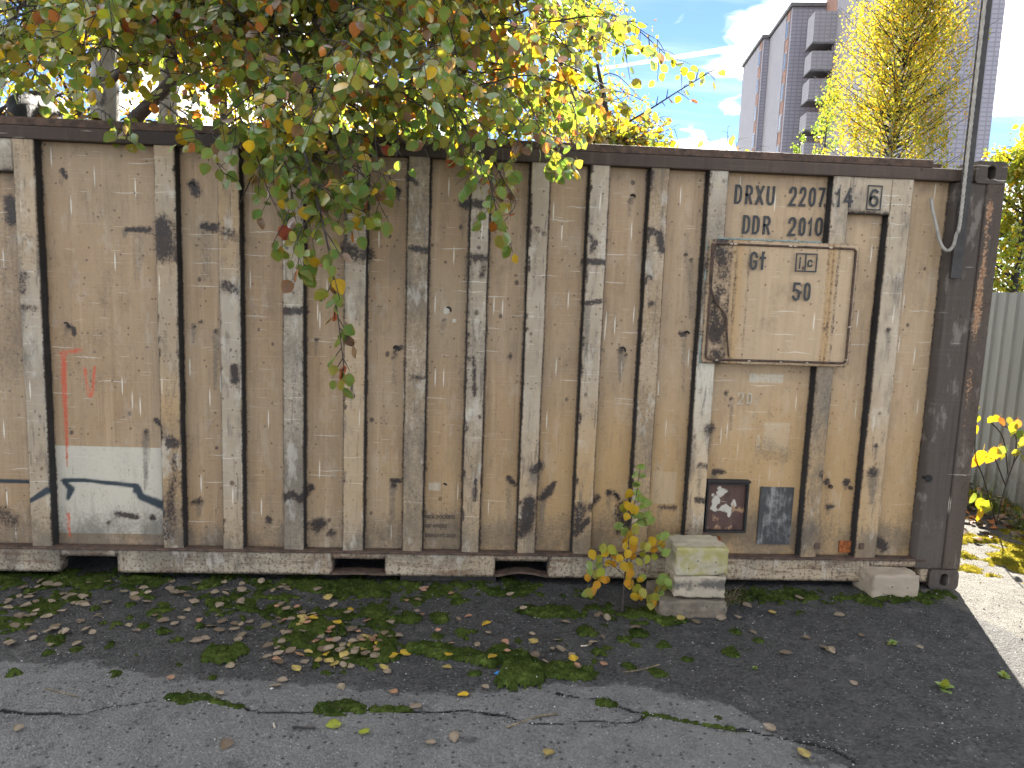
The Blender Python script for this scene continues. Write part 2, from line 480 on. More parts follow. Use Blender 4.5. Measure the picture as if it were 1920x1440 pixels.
def leaf_mat(name, tr=.45, mottle=.5, gl=.06, dry=False):
    m, g, out = new_mat(name)
    c0 = g.attr('col', 0); edge = g.attr('col', 3)
    pos = g.n('NewGeometry').outputs['Position']
    n = g.noise(pos, 42, 5, .65); n2 = g.noise(pos, 130, 3, .6); n3 = g.noise(pos, 15, 3, .6)
    warm = (.34, .15, .045) if not dry else (.1, .07, .05)
    c = g.mix(g.ss(g.m('ADD', g.m('MULTIPLY', edge, .35), g.m('ADD', n, g.m('MULTIPLY', n3, .5))), .82, 1.05, 0, mottle), c0, warm)
    c = g.mix(g.ss(n2, .55, .75, 0, mottle * .7), c, (.085, .05, .03))
    c = g.mix(g.ss(n3, .45, .75, 0, .3), c, g.mix(.5, c, (.26, .27, .04)))
    d = g.n('BsdfDiffuse', None, Color=c)
    tc = g.mix(1.0, c, (1.55, 1.5, .62), 'MULTIPLY')
    t = g.n('BsdfTranslucent', None, Color=tc)
    mx = g.n('MixShader', None, i0=tr, i1=d.outputs[0], i2=t.outputs[0])
    gs = g.n('BsdfGlossy', None, Color=(.9, .9, .9), Roughness=.38)
    fr = g.n('Fresnel', None, IOR=1.4)
    mx2 = g.n('MixShader', None, i0=g.m('MULTIPLY', fr.outputs[0], gl * 2, clamp=True), i1=mx.outputs[0], i2=gs.outputs[0])
    g.nt.links.new(mx2.outputs[0], out.inputs[0]); return m


MAT['leaf'] = leaf_mat('leaf', .55, .3)
MAT['leaf_bg'] = leaf_mat('background_leaf', .6, .15, .05)
MAT['leaf_sap'] = leaf_mat('sapling_leaf', .35, .22, .06)
MAT['leaf_dry'] = leaf_mat('fallen_leaf', .1, .5, .02, True)
MAT['bark_dark'] = simple('dark_bark', (.035, .03, .026), .9, .5, 30, bump=.6)


def bark_pale():
    def f(g):
        co = g.n('TexCoord').outputs['Object']
        n = g.noise(co, 6, 5, .6)
        c = g.mix(g.ss(n, .3, .7), (.16, .155, .135), (.27, .26, .225))
        v = g.vor(g.map(co, (9, 9, 30)), 1); s = g.sep(v.outputs['Color'])
        k = g.m('MULTIPLY', g.ss(v.outputs['Distance'], .1, .3, 1, 0), g.m('GREATER_THAN', s[0], .7))
        c = g.mix(k, c, (.02, .018, .016))
        c = g.mix(g.ss(g.noise(g.map(co, (1, 1, .5)), 3, 6, .7), .52, .62, 0, .85), c, (.035, .032, .028))
        return {'Base Color': c, 'Roughness': .8, 'Normal': g.bump(g.noise(co, 40, 4), .4, .01)}
    return principled('pale_bark', f)


MAT['bark_pale'] = bark_pale()
MAT['twig'] = simple('twig_bark', (.045, .035, .03), .85, .4, 40)


def concrete(name, a, b, stain, amt=.6, st_sc=6):
    def f(g):
        co = g.n('TexCoord').outputs['Object']
        c = g.mix(g.ss(g.noise(co, 9, 6, .65), .3, .7), a, b)
        c = g.mix(g.ss(g.m('ADD', g.noise(co, st_sc, 6, .7), g.m('MULTIPLY', g.attr('stain'), .3)), .58, .84, 0, amt), c, stain)
        v = g.vor(co, 42); s = g.sep(v.outputs['Color'])
        pit = g.m('MULTIPLY', g.ss(v.outputs['Distance'], .15, .3, 1, 0), g.m('GREATER_THAN', s[0], .88))
        c = g.mix(g.m('MULTIPLY', pit, .7), c, (.05, .05, .04))
        return {'Base Color': c, 'Roughness': .9, 'Normal': g.bump(g.m('SUBTRACT', g.noise(co, 55, 6, .7), g.m('MULTIPLY', pit, .6)), .5, .008)}
    return principled(name, f)


MAT['block_top'] = concrete('mossy_block', (.33, .295, .21), (.41, .365, .265), (.27, .24, .06), .85, 13)
MAT['block_mid'] = concrete('sooty_block', (.33, .28, .205), (.4, .34, .25), (.05, .047, .045), .85, 11)
MAT['block_base'] = concrete('rough_concrete', (.15, .12, .085), (.21, .175, .13), (.06, .05, .035), .6, 12)
MAT['block_tan'] = concrete('tan_block', (.31, .25, .18), (.37, .305, .225), (.23, .19, .14), .4, 9)

# ------------------------------------------------------------------ ground
GX0, GX1, GY0, GY1, GRES = -6.3, 1.8, -2.3, .7, .0125
GZ = -.01


def px_ground(pts):
    out = []
    for p in pts:
        q = at_z(p[0], p[1], GZ); r = (p[2] if len(p) > 2 else 8)
        q2 = at_z(p[0] + r, p[1], GZ); out.append((q[0], q[1], abs(q2[0] - q[0])))
    return out


CRACKS = [px_ground([(x, y, 7) for x, y in c]) for c in (
    [(0, 1332), (60, 1340), (130, 1341), (230, 1320), (310, 1311), (400, 1312), (470, 1328), (560, 1331), (640, 1330), (760, 1331), (860, 1333), (900, 1336), (960, 1343), (1000, 1351), (1100, 1350), (1160, 1356), (1200, 1348), (1210, 1338)],
    [(1050, 1298), (1110, 1310), (1160, 1325), (1220, 1341), (1300, 1356), (1400, 1370), (1480, 1386), (1550, 1398), (1600, 1430)],
    [(180, 1290), (290, 1284), (360, 1272), (430, 1278)],
    [(60, 1410), (110, 1385), (140, 1400)])]


def crack_field(x, y):
    wx = x + (fbm(x * 9, y * 9, 3) - .5) * .05; wy = y + (fbm(x * 9, y * 9, 8) - .5) * .05
    c = np.zeros(x.shape)
    for i, p in enumerate(CRACKS):
        d = seg_dist(wx, wy, p) / (1. if i < 2 else .6)
        d = d / (.12 + 1.3 * fbm(x * 6, y * 6, 21) ** 1.5)
        c = np.maximum(c, np.clip(1.35 - d, 0, 1) * (1. if i < 2 else .55))
    return c


MOSS = [  # (strength, height, [px points with radius])
    (.6, .02, [(0, 1085, 50), (120, 1082, 50), (330, 1086, 50), (520, 1092, 55), (640, 1098, 55)]),
    (.62, .018, [(640, 1105, 55), (800, 1105, 45), (960, 1100, 40)]),
    (.55, .02, [(430, 1130, 70), (600, 1140, 70)]),
    (.5, .018, [(540, 1150, 60), (690, 1160, 60)]),
    (1.0, .03, [(575, 1170, 34), (630, 1185, 30)]), (1.0, .035, [(410, 1232, 30), (440, 1224, 20)]), (.9, .02, [(300, 1145, 25)]),
    (.6, .02, [(560, 1200, 40), (640, 1235, 50), (700, 1215, 50)]), (1.1, .035, [(675, 1215, 20)]), (1.1, .035, [(725, 1200, 16), (722, 1235, 18)]),
    (1.0, .028, [(700, 1150, 24)]), (1.0, .028, [(770, 1160, 18)]), (1.0, .03, [(825, 1162, 15)]),
    (1.1, .028, [(780, 1218, 18), (850, 1228, 26), (920, 1244, 18)]), (1.15, .032, [(945, 1228, 28), (970, 1235, 22)]),
    (1.2, .04, [(980, 1250, 30), (975, 1275, 42)]), (1.0, .025, [(1020, 1255, 30), (1100, 1262, 28)]),
    (.95, .02, [(980, 1148, 20), (1050, 1148, 26), (1090, 1150, 20)]), (1.05, .03, [(1100, 1185, 20)]), (1.1, .025, [(1195, 1188, 18)]),
    (1., .025, [(1125, 1225, 13)]), (.9, .02, [(1170, 1200, 12)]), (.65, .02, [(1110, 1130, 40), (1180, 1150, 40), (1250, 1155, 35)]),
    (.72, .02, [(1380, 1118, 40), (1500, 1118, 34), (1610, 1122, 30)]), (.95, .02, [(1620, 1130, 22), (1700, 1128, 22), (1770, 1118, 20)]),
    (.8, .015, [(1500, 1155, 22)]), (.95, .02, [(1421, 1200, 9)]), (.85, .015, [(1290, 1238, 12)]),
    (1.0, .016, [(315, 1309, 10), (350, 1310, 22), (380, 1308, 14)]), (.95, .013, [(400, 1312, 10), (450, 1324, 8)]),
    (1.0, .016, [(600, 1330, 14), (640, 1326, 26), (670, 1330, 16)]), (1., .012, [(700, 1330, 9), (765, 1331, 10)]),
    (1.0, .014, [(1130, 1318, 12), (1150, 1322, 9)]), (.9, .01, [(1210, 1338, 7), (1300, 1355, 6), (1400, 1370, 6)]),
    (.6, .012, [(0, 1180, 40), (120, 1120, 40)]), (.9, .015, [(210, 1262, 8)]), (.9, .012, [(1350, 1348, 8)]),
]
_r = random.Random(5)
MOSS += [(_r.uniform(.6, .95), _r.uniform(.01, .022), [(x_ := _r.uniform(-20, 900) if _r.random() < .75 else _r.uniform(900, 1400), y_ := _r.uniform(1095, 1270), _r.uniform(5, 17))]) for _ in range(120)]
MOSS = [(s, h, px_ground(p)) for s, h, p in MOSS]


def moss_field(x, y):
    n = .5 * fbm(x * 14, y * 14, 40, 3) + .5 * fbm(x * 37, y * 37, 45, 3); n2 = fbm(x * 4, y * 4, 55, 3)
    m = np.zeros(x.shape); hh = np.zeros(x.shape)
    for s, h, p in MOSS:
        rmax = max(q[2] for q in p) * 1.6
        bx = (x > min(q[0] for q in p) - rmax) & (x < max(q[0] for q in p) + rmax) & (y > min(q[1] for q in p) - rmax) & (y < max(q[1] for q in p) + rmax)
        if not bx.any(): continue
        d = seg_dist(x[bx], y[bx] , p)
        k = np.clip((1.25 - d) * 1.3, 0, 1) * s
        k = np.clip(k + (n[bx] - .5) * 3.8 + (n2[bx] - .5) * 1.6 - .22 * (s < .98), 0, 1.2) * np.clip((1.35 - d) * 3, 0, 1)
        m[bx] = np.maximum(m[bx], k); hh[bx] = np.maximum(hh[bx], k ** .7 * h)
    return m, hh


nx = int((GX1 - GX0) / GRES) + 1; ny = int((GY1 - GY0) / GRES) + 1
gx, gy = np.meshgrid(np.linspace(GX0, GX1, nx), np.linspace(GY0, GY1, ny))
crk = crack_field(gx, gy)
edge_fade = np.clip(np.minimum.reduce([gx - GX0, GX1 - gx, gy - GY0, GY1 - gy]) / .15, 0, 1)


def ground_h(x, y): return (fbm(x * 1.1, y * 1.1, 5, 3) - .5) * .02 + (fbm(x * 22, y * 22, 9, 2) - .5) * .004


gz = GZ + ground_h(gx, gy) * edge_fade - np.clip(crk, 0, 1) * .014
gz += np.clip(crk, 0, .4) * .008
PX, PY, _ = proj(np.stack([gx, gy, np.full(gx.shape, GZ)], -1))
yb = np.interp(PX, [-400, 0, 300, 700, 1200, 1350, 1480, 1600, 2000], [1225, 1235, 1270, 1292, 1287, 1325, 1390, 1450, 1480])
damp_shade = np.clip(.5 + (yb - PY) / 70, 0, 1)  # dark zone by the container: damp stain, partly shade put into the tone
damp_shade = np.where(PX > 1480, np.maximum(damp_shade, .45), damp_shade)
for cx, cy, rx, ry, a in ((1830, 1335, 100, 45, .5), (1400, 1255, 120, 20, .4), (880, 1385, 60, 14, .35), (1100, 1420, 90, 12, .3)):  # first patch: soft tree shadow painted into the asphalt tone
    damp_shade = np.maximum(damp_shade, damp_shade + a * np.clip(1.3 - np.hypot((PX - cx) / rx, (PY - cy) / ry), 0, 1))
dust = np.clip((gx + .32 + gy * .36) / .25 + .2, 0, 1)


def grid_faces(nx, ny):
    i = np.arange(nx * ny).reshape(ny, nx)
    return np.stack([i[:-1, :-1], i[:-1, 1:], i[1:, 1:], i[1:, :-1]], -1).reshape(-1, 4)


gv = np.stack([gx, gy, gz], -1).reshape(-1, 3)
me = mesh_np('asphalt_ground', gv, grid_faces(nx, ny), [MAT['asphalt']], True, {'damp_shade': damp_shade.ravel(), 'dust': dust.ravel(), 'crack': crk.ravel()})
og = link('asphalt_ground', me, kind='structure')
# the rest of the ground, out to the horizon, butted against the fine sheet
R0 = 400
xs = [-R0, -30, -12, GX0, GX1, 6, 12, 30, R0]; ys = [-R0, -30, -9, -5, GY0, GY1, 5, 12, 40, R0]
V = []; F = []; A = {'damp_shade': [], 'dust': [], 'crack': []}
for y in ys:
    for x in xs:
        V.append((x, y, GZ)); A['damp_shade'].append(.15); A['dust'].append(1. if (x >= GX1 or y > .5 or y < -4.9) else .15); A['crack'].append(0)
for j in range(len(ys) - 1):
    for i in range(len(xs) - 1):
        if xs[i] >= GX0 - 1e-6 and xs[i + 1] <= GX1 + 1e-6 and ys[j] >= GY0 - 1e-6 and ys[j + 1] <= GY1 + 1e-6: continue
        a = j * len(xs) + i; F.append((a, a + 1, a + 1 + len(xs), a + len(xs)))
link('ground', mesh_np('ground', V, F, [MAT['asphalt']], False, A), kind='structure')

# moss: cushions plus short upright shoots, too many to count
mm, mh = moss_field(gx, gy)
mz = gz + mh + (fbm(gx * 40, gy * 40, 71, 3) - .5) * .016 * np.clip(mm * 2, 0, 1) - .002
keep = (mm[:-1, :-1] + mm[1:, 1:] + mm[1:, :-1] + mm[:-1, 1:]) / 4 > .16
ff = grid_faces(nx, ny)[keep.ravel()]
used, inv = np.unique(ff, return_inverse=True)
mv = np.stack([gx, gy, mz], -1).reshape(-1, 3)[used]
mf = inv.reshape(ff.shape)
cand = rng.random(mm.shape) < np.clip(mm - .02, 0, 1) * 1.0
bi = np.argwhere(cand & (PX > -60) & (PX < 1990))
nb = len(bi)
bp = np.stack([gx[bi[:, 0], bi[:, 1]], gy[bi[:, 0], bi[:, 1]], mz[bi[:, 0], bi[:, 1]]], -1) + np.c_[rng.uniform(-.006, .006, (nb, 2)), np.full(nb, -.002)]
ang = rng.uniform(0, 6.28, nb); hgt = rng.uniform(.006, .017, nb); lean = rng.normal(0, .004, (nb, 2))
dxy = np.c_[np.cos(ang), np.sin(ang), np.zeros(nb)] * .0022
tv = np.stack([bp - dxy, bp + dxy, bp + np.c_[lean, hgt]], 1).reshape(-1, 3)
V = np.r_[mv, tv]
F = [tuple(f) for f in mf] + [tuple(r) for r in (np.arange(nb * 3).reshape(-1, 3) + len(mv))]
mo = link('moss', mesh_np('moss', V, F, [MAT['moss']], True), kind='stuff')
tag(mo, 'dark green moss cushions and mats growing on the asphalt along the container', 'moss')
GRID = (gx, gy, mz, gz, mm)


def floor_z(x, y):
    if GX0 < x < GX1 and GY0 < y < GY1:
        i = int((x - GX0) / (GX1 - GX0) * (nx - 1)); j = int((y - GY0) / (GY1 - GY0) * (ny - 1))
        return mz[j, i] if mm[j, i] > .16 else gz[j, i]
    return GZ


# ------------------------------------------------------------------ shipping container
CL, CD, CH = 6.058, 2.438, 2.438
YR, YP = .006, .066                     # rib face and recessed panel face
cont = thing('shipping_container', (-CL / 2, CD / 2, 0), 'weathered beige steel shipping container with pale vertical ribs and dark rusted frame', 'container')


def wx(px, py=720, Y=YR): return at_y(px, py, Y)[0]
def wz(px, py, Y=YR): return at_y(px, py, Y)[2]


STAINS = []


def st(kind, pts, amt=1.0, Y=.02):
    P = []
    for p in pts:
        q = at_y(p[0], p[1], Y); P.append((q[0], q[2], p[2] / 345.))
    STAINS.append((kind, P, amt))


def rect(kind, x0, y0, x1, y1, amt=1.0, soft=.02, ang=0.):
    q = at_y((x0 + x1) / 2, (y0 + y1) / 2, .03); STAINS.append((kind, ('r', q[0], q[2], abs(x1 - x0) / 690., abs(y1 - y0) / 690., soft, ang), amt))


# dark blotches, hooks and dents (photo positions, put on the wall plane)
for p in ([(12, 375, 11), (14, 410, 11)], [(46, 515, 8), (44, 545, 7)], [(45, 574, 5), (68, 578, 5)], [(305, 425, 16), (310, 470, 17)],
          [(320, 828, 10), (330, 830, 9)], [(328, 850, 6), (326, 900, 6), (320, 960, 9), (318, 1000, 14)], [(228, 429, 3), (272, 430, 5)], [(376, 423, 6), (396, 426, 7)],
          [(357, 345, 8), (362, 360, 7)], [(424, 435, 9), (444, 445, 8)], [(424, 535, 8), (442, 543, 9)], [(441, 690, 7), (442, 712, 7)], [(108, 317, 4), (115, 330, 3)], [(118, 612, 3), (130, 618, 4), (131, 628, 3)],
          [(535, 583, 6), (567, 583, 6)], [(535, 932, 7), (550, 925, 6), (565, 935, 6), (580, 918, 6)], [(590, 990, 11), (600, 985, 9)], [(370, 943, 6), (355, 948, 4)], [(650, 468, 13), (668, 475, 14), (684, 478, 13)],
          [(770, 465, 5), (800, 470, 6)], [(765, 330, 4), (782, 345, 4)], [(773, 708, 5), (793, 708, 5)], [(744, 355, 6), (742, 368, 5)], [(740, 655, 4), (750, 653, 4)], [(738, 663, 4), (737, 672, 3)], [(735, 906, 5), (748, 905, 4)], [(738, 915, 4)],
          [(880, 482, 6), (912, 484, 6)], [(908, 500, 6), (903, 520, 4)], [(888, 668, 3), (890, 740, 3)], [(892, 900, 3), (890, 935, 3)], [(868, 380, 7), (905, 384, 7)], [(1003, 428, 4), (1020, 440, 4)],
          [(1012, 875, 9), (1000, 880, 7)], [(992, 940, 11), (985, 985, 13)], [(975, 1000, 8)], [(1018, 938, 6), (1030, 925, 8), (1042, 908, 3)], [(1098, 490, 5), (1130, 492, 5)], [(1100, 568, 4), (1125, 565, 4)],
          [(1104, 440, 4), (1115, 455, 5), (1108, 470, 4)], [(1090, 950, 11), (1082, 985, 9)], [(1100, 975, 6), (1078, 1000, 6)], [(1185, 375, 4), (1190, 368, 4)], [(1168, 658, 5)], [(1176, 668, 3)], [(1288, 628, 4), (1279, 626, 3)],
          [(1215, 430, 4), (1235, 440, 6), (1240, 470, 6)], [(1220, 570, 6)], [(1218, 520, 4)], [(1122, 938, 6), (1105, 950, 7)], [(1145, 928, 6)], [(1155, 928, 3), (1162, 940, 5)], [(1170, 955, 12), (1165, 1000, 8)],
          [(1332, 806, 11)], [(1290, 477, 3)], [(1300, 487, 3)], [(1366, 738, 4)], [(1377, 750, 3)], [(1541, 890, 8)], [(1557, 908, 6)], [(1594, 908, 6)], [(1560, 955, 6), (1570, 953, 3)], [(1634, 885, 10)],
          [(1600, 570, 5)], [(1663, 618, 4)], [(1655, 1022, 10), (1665, 1030, 9)], [(1640, 835, 4)], [(1345, 888, 5), (1362, 889, 4)], [(1240, 955, 3), (1268, 957, 5)], [(1310, 870, 4), (1322, 873, 5)], [(1305, 935, 5), (1320, 938, 5)],
          [(0, 970, 14), (12, 980, 14)], [(212, 968, 4), (250, 974, 5)], [(280, 975, 5)], [(300, 800, 5), (285, 790, 4)], [(268, 812, 5)], [(196, 985, 3)], [(900, 780, 3)], [(955, 900, 5), (965, 912, 4)], [(1530, 1002, 4)],
          [(372, 605, 4), (366, 606, 2)], [(358, 612, 3)], [(400, 622, 4)], [(590, 638, 3)], [(957, 670, 4)], [(833, 600, 3)], [(655, 700, 2), (664, 745, 2)], [(620, 1005, 8)], [(500, 980, 6)]):
    st('rust', p, random.choice((.6, .75, .9, 1., 1.)))
    st('grime', [(p[0][0], p[0][1] + 3, p[0][2] + 3), (p[0][0] - 2, p[0][1] + random.choice((15, 30, 60, 110)), 3)], random.uniform(.45, .9))
for a, b in ((300, 1), (338, 1), (414, 1), (646, .8), (875, 1), (982, 1), (1089, 1), (1198, 1), (1305, .7), (1531, .6)):   # ragged rust along rib edges
    for k in range(11):
        y = 300 + random.random() * 700; q = at_y(a, 720, .02)[0]; z = at_y(a, y, .02)[2]
        STAINS.append(('rust', [(q + random.uniform(-.004, .008), z, random.uniform(.004, .011)), (q + random.uniform(-.004, .008), z - random.uniform(.005, .06), random.uniform(.003, .007))], b * .8))
for p in ([(110, 672, 6), (112, 730, 6), (116, 800, 4), (117, 880, 2)], [(150, 690, 3), (158, 745, 3)], [(170, 690, 3), (165, 745, 3)], [(120, 970, 4), (122, 1010, 3)]):
    st('red', p, .7)
st('red', [(106, 664, 5), (142, 658, 5)], .62)
rect('white', 98, 838, 300, 1008, .9, .01); rect('white', 98, 905, 296, 1005, .5, .01)
for p in ([(-40, 905, 3), (55, 908, 3)], [(110, 905, 3), (150, 905, 3), (250, 915, 4)], [(252, 918, 5), (258, 935, 6), (300, 952, 8)], [(56, 940, 3), (92, 918, 6)], [(108, 905, 3), (124, 922, 6), (118, 940, 3)], [(248, 924, 5)]):
    st('navy', p, 1.)
for x0, y0, x1, y1, a in ((1225, 885, 1272, 950, .95), (1295, 838, 1326, 872, 1), (1293, 885, 1322, 925, .95), (1432, 790, 1490, 852, .55), (1420, 815, 1432, 850, .6), (1441, 862, 1478, 908, .5), (1648, 893, 1700, 960, .4),
                          (1405, 700, 1478, 722, .55), (1560, 830, 1625, 845, .4), (800, 905, 828, 925, .6), (832, 575, 842, 590, .9), (848, 598, 855, 606, .9), (875, 815, 900, 830, .5), (1240, 640, 1260, 700, .4),
                          (410, 840, 450, 870, .4), (530, 700, 570, 760, .35), (55, 795, 95, 830, .4), (1310, 700, 1335, 850, .35)):
    rect('white', x0, y0, x1, y1, a, .012)
for x in range(-40, 1750, 34):   # splashed dirt along the foot of the wall
    st('grime', [(x, 1015 + random.uniform(-8, 14), random.uniform(26, 60))], random.uniform(.5, 1.))
for p in ([(383, 430, 12), (378, 520, 8)], [(255, 435, 14), (250, 520, 8)], [(1025, 930, 14)], [(1290, 440, 10), (1310, 640, 6)], [(20, 300, 30), (10, 700, 30)], [(1440, 845, 25), (1470, 858, 22)], [(700, 990, 20)], [(1120, 1000, 20)]):
    st('grime', p, .55)
for k in range(9):
    st('grime', [(random.uniform(0, 300), random.uniform(300, 1000), random.uniform(25, 60))], .4)


def stain_attrs(x, z, extra=None, tan=True):
    A = {k: np.zeros(x.shape) for k in ('rust', 'white', 'tan', 'grime', 'red', 'navy', 'orange')}
    x0, x1, z0, z1 = x.min() - .2, x.max() + .2, z.min() - .2, z.max() + .2
    for kind, P, amt in STAINS:
        if P[0] == 'r':
            _, cx, cz, hx, hz, soft, ang = P
            if cx + hx < x0 or cx - hx > x1: continue
            d = np.maximum(np.abs(x - cx) - hx, np.abs(z - cz) - hz)
            v = np.clip(.5 - d / soft, 0, 1) * amt
        else:
            if all(p[0] < x0 - p[2] for p in P) or all(p[0] > x1 + p[2] for p in P): continue
            v = np.clip((1.75 - seg_dist(x, z, P)) / 1.25, 0, 1) * amt
        A[kind] = np.maximum(A[kind], v)
    A['tan'] = np.maximum(A['tan'], (len(STAINS) > 0) * np.clip((x + 4.3) / 2.2, 0, 1) * np.clip((1.55 - z) / .9, 0, 1) * (.55 + .8 * fbm(x * 2.3, z * 1.1, 91, 3)) * .95)
    for k, v in (extra or {}).items(): A[k] = np.maximum(A[k], v)
    if not tan: A['tan'] = A['tan'] * 0
    return {k: v.ravel() for k, v in A.items()}


def sheet(name, x0, x1, z0, z1, yf, mat, parent, extra=None, step=.012, dent=.004, seed=0, lip=0., thick=0.):
    """a dense pressed-metal face in the x-z plane, with stain attributes; yf is its y"""
    n = max(3, int(abs(x1 - x0) / step) + 1); m = max(3, int(abs(z1 - z0) / step) + 1)
    X, Z = np.meshgrid(np.linspace(x0, x1, n), np.linspace(z0, z1, m))
    bulge = (fbm(X * 3.1 + seed, Z * 2.1, seed, 3) - .5) * dent * 2
    Y = yf + bulge * np.clip(np.minimum.reduce([X - x0, x1 - X, Z - z0, z1 - Z]) / .03, 0, 1)
    A = stain_attrs(X, Z, extra(X, Z) if extra else None, mat in ('panel', 'rib', 'plate'))
    V = np.stack([X, Y, Z], -1).reshape(-1, 3); F = grid_faces(n, m)
    if thick:
        i = np.arange(n * m).reshape(m, n)
        ring = np.r_[i[0, :], i[1:, -1], i[-1, -2::-1], i[-2:0:-1, 0]]
        b = V[ring].copy(); b[:, 1] = yf + thick
        k = len(ring); j = np.arange(k)
        F2 = np.stack([ring, len(V) + j, len(V) + (j + 1) % k, np.roll(ring, -1)], -1)
        V = np.r_[V, b]; F = np.r_[F, F2]
        A = {q: np.r_[v, v[ring]] for q, v in A.items()}
    return link(name, mesh_np(name, V, F, [MAT[mat]], False, A), parent)


RIBS = [(43, 85), (297, 338), (412, 454), (529, 570), (643, 685), (758, 799), (872, 909), (980, 1017), (1087, 1125), (1196, 1233), (1303, 1340), (1528, 1562), (1634, 1677)]
RX = [(wx(a), wx(b)) for a, b in RIBS]
Z0, Z1 = .176, 2.327
left_extra = [(RX[0][0] - .345 - .115, RX[0][0] - .345)]        # the last rib and post beyond the frame on the left
ALLR = left_extra + RX
post_l, post_r = -.262, 0.


def rib(x0, x1, seed):
    prof = [(x0 - .001, YP + .002), (x0 + .003, YR + .008), (x0 + .007, YR + .001)]
    xs = np.linspace(x0 + .012, x1 - .012, 9)
    prof += [(x, YR) for x in xs] + [(x1 - .007, YR + .001), (x1 - .003, YR + .008), (x1 + .001, YP + .002)]
    prof = np.array(prof); n = len(prof); m = int((Z1 - Z0) / .012)
    zs = np.linspace(Z0, Z1, m)
    X = np.repeat(prof[None, :, 0], m, 0); Y = np.repeat(prof[None, :, 1], m, 0); Z = np.repeat(zs[:, None], n, 1)
    wob = (fbm(Z * 5 + seed, np.full(Z.shape, seed * 3.3), seed, 3) - .5) * .006
    X = X + wob; Y = Y + (fbm(Z * 4.5, X * 9, seed + 5, 4) - .5) * .013 * (Y < YR + .004)
    A = stain_attrs(X, Z)
    e = np.minimum(X - x0, x1 - X)
    r_ = random.Random(seed * 7 + 1); gr, wh, ta = r_.choice((0, .2, .5, .75)), r_.choice((0, .2, .4, .6)), r_.uniform(0, 1.)
    big = fbm(Z * 1.6 + seed * 5, X * 0 + seed, seed + 200, 3)
    A['grime'] = np.maximum(A['grime'], (gr * np.clip(big * 2 - .35, 0, 1.4)).ravel())
    A['white'] = np.maximum(A['white'], (wh * np.clip(1.5 - big * 1.6, 0, 1)).ravel())
    A['tan'] = np.maximum(A['tan'], (ta * np.clip(big * 1.5, 0, 1)).ravel())
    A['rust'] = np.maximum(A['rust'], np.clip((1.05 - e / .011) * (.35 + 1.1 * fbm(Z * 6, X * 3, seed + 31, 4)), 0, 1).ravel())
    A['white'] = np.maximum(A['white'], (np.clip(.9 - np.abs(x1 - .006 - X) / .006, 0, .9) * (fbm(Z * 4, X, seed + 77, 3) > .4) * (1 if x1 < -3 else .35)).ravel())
    F = grid_faces(n, m)
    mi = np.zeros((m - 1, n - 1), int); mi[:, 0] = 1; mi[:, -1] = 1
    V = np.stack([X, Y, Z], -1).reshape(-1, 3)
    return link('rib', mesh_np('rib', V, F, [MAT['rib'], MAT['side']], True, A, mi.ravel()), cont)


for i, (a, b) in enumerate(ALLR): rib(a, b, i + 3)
edges = [-CL + .262] + [v for ab in ALLR for v in ab] + [post_l]
for i in range(0, len(edges), 2):
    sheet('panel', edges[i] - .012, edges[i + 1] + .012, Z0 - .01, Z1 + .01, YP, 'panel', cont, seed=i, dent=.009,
          extra=lambda X, Z, a=edges[i], b=edges[i + 1]: {'rust': np.clip((1.1 - np.minimum(X - a, b - X) / .009) * (.3 + .9 * fbm(Z * 5, X, 66, 3)), 0, .95), 'grime': np.clip(.8 - np.minimum(X - a, b - X) / .03, 0, 1) * .6})  # panel edges go darker beside the ribs
# filler plates that bring the wall out to rib level under the top rail
for (a, b), zpx in (((ALLR[0][1], ALLR[1][0]), (10, 322)), ((RX[11][1], RX[12][0]), (1632, 402))):
    zb = wz(*zpx)
    p = sheet('header_plate', a - .004, b + .004, zb, Z1, YR + .001, 'rib', cont, seed=90, thick=.04,
              extra=lambda X, Z, zb=zb: {'rust': np.clip(1.05 - (Z - zb) / .03, 0, 1)})

# frame
m = MB(); m.box((-CL + .17, -.004, Z1), (-.17, .09, 2.392)); top = bevel(m.build('top_rail', MAT['rail_top'], cont), .006)
m = MB(); m.box((-CL + .2, .006, 2.394), (-.405, .1, 2.436)); bevel(m.build('roof_edge_angle', MAT['brownrust'], cont), .005)
m = MB()
for k in range(24): m.box((-CL + .2 + k * .236, .1, 2.40), (-CL + .2 + k * .236 + .13, CD - .1, 2.43))
m.box((-CL + .1, .09, 2.37), (-.1, CD - .09, 2.40)); m.build('roof', MAT['brownrust'], cont)
m = MB(); m.box((-CL + .2, CD - .06, .05), (-.2, CD, 2.41)); m.build('back_wall', MAT['rail_top'], cont)
m = MB(); m.box((-.05, .16, .1), (-.01, CD - .16, 2.36)); m.build('end_wall', MAT['post'], cont)
m = MB(); m.box((-CL + .01, .16, .1), (-CL + .05, CD - .16, 2.36)); m.build('end_wall', MAT['post'], cont)
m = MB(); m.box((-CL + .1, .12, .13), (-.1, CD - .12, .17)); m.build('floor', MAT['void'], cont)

# bottom rail with fork openings
zr0, zt = .037, .165
OPEN = [(wx(115), wx(222), .118, None), (wx(623), wx(722), .135, .062), (wx(928), wx(1028), .135, .06), (wx(1628), wx(1722), .125, None)]
OPEN = [(wx(115, 1052), wx(222, 1052), .128, None), (wx(623, 1056), wx(722, 1056), .132, .062), (wx(928, 1058), wx(1028, 1058), .132, .06), (wx(1628, 1075), wx(1722, 1075), .128, None)]


def rail_mesh(x0, x1, z0, z1, seed):
    return sheet('bottom_rail', x0, x1, z0, z1, -.004, 'rail_low', cont, seed=seed, dent=.006, thick=.08, step=.015,
                 extra=lambda X, Z: {'rust': np.clip(.72 - (Z - z0) / .03, 0, 1) * .75 + np.clip(.5 - np.minimum(X - x0, x1 - X) / .03, 0, .5),
                                     'tan': fbm(X * 4, Z * 9, 5, 3)})


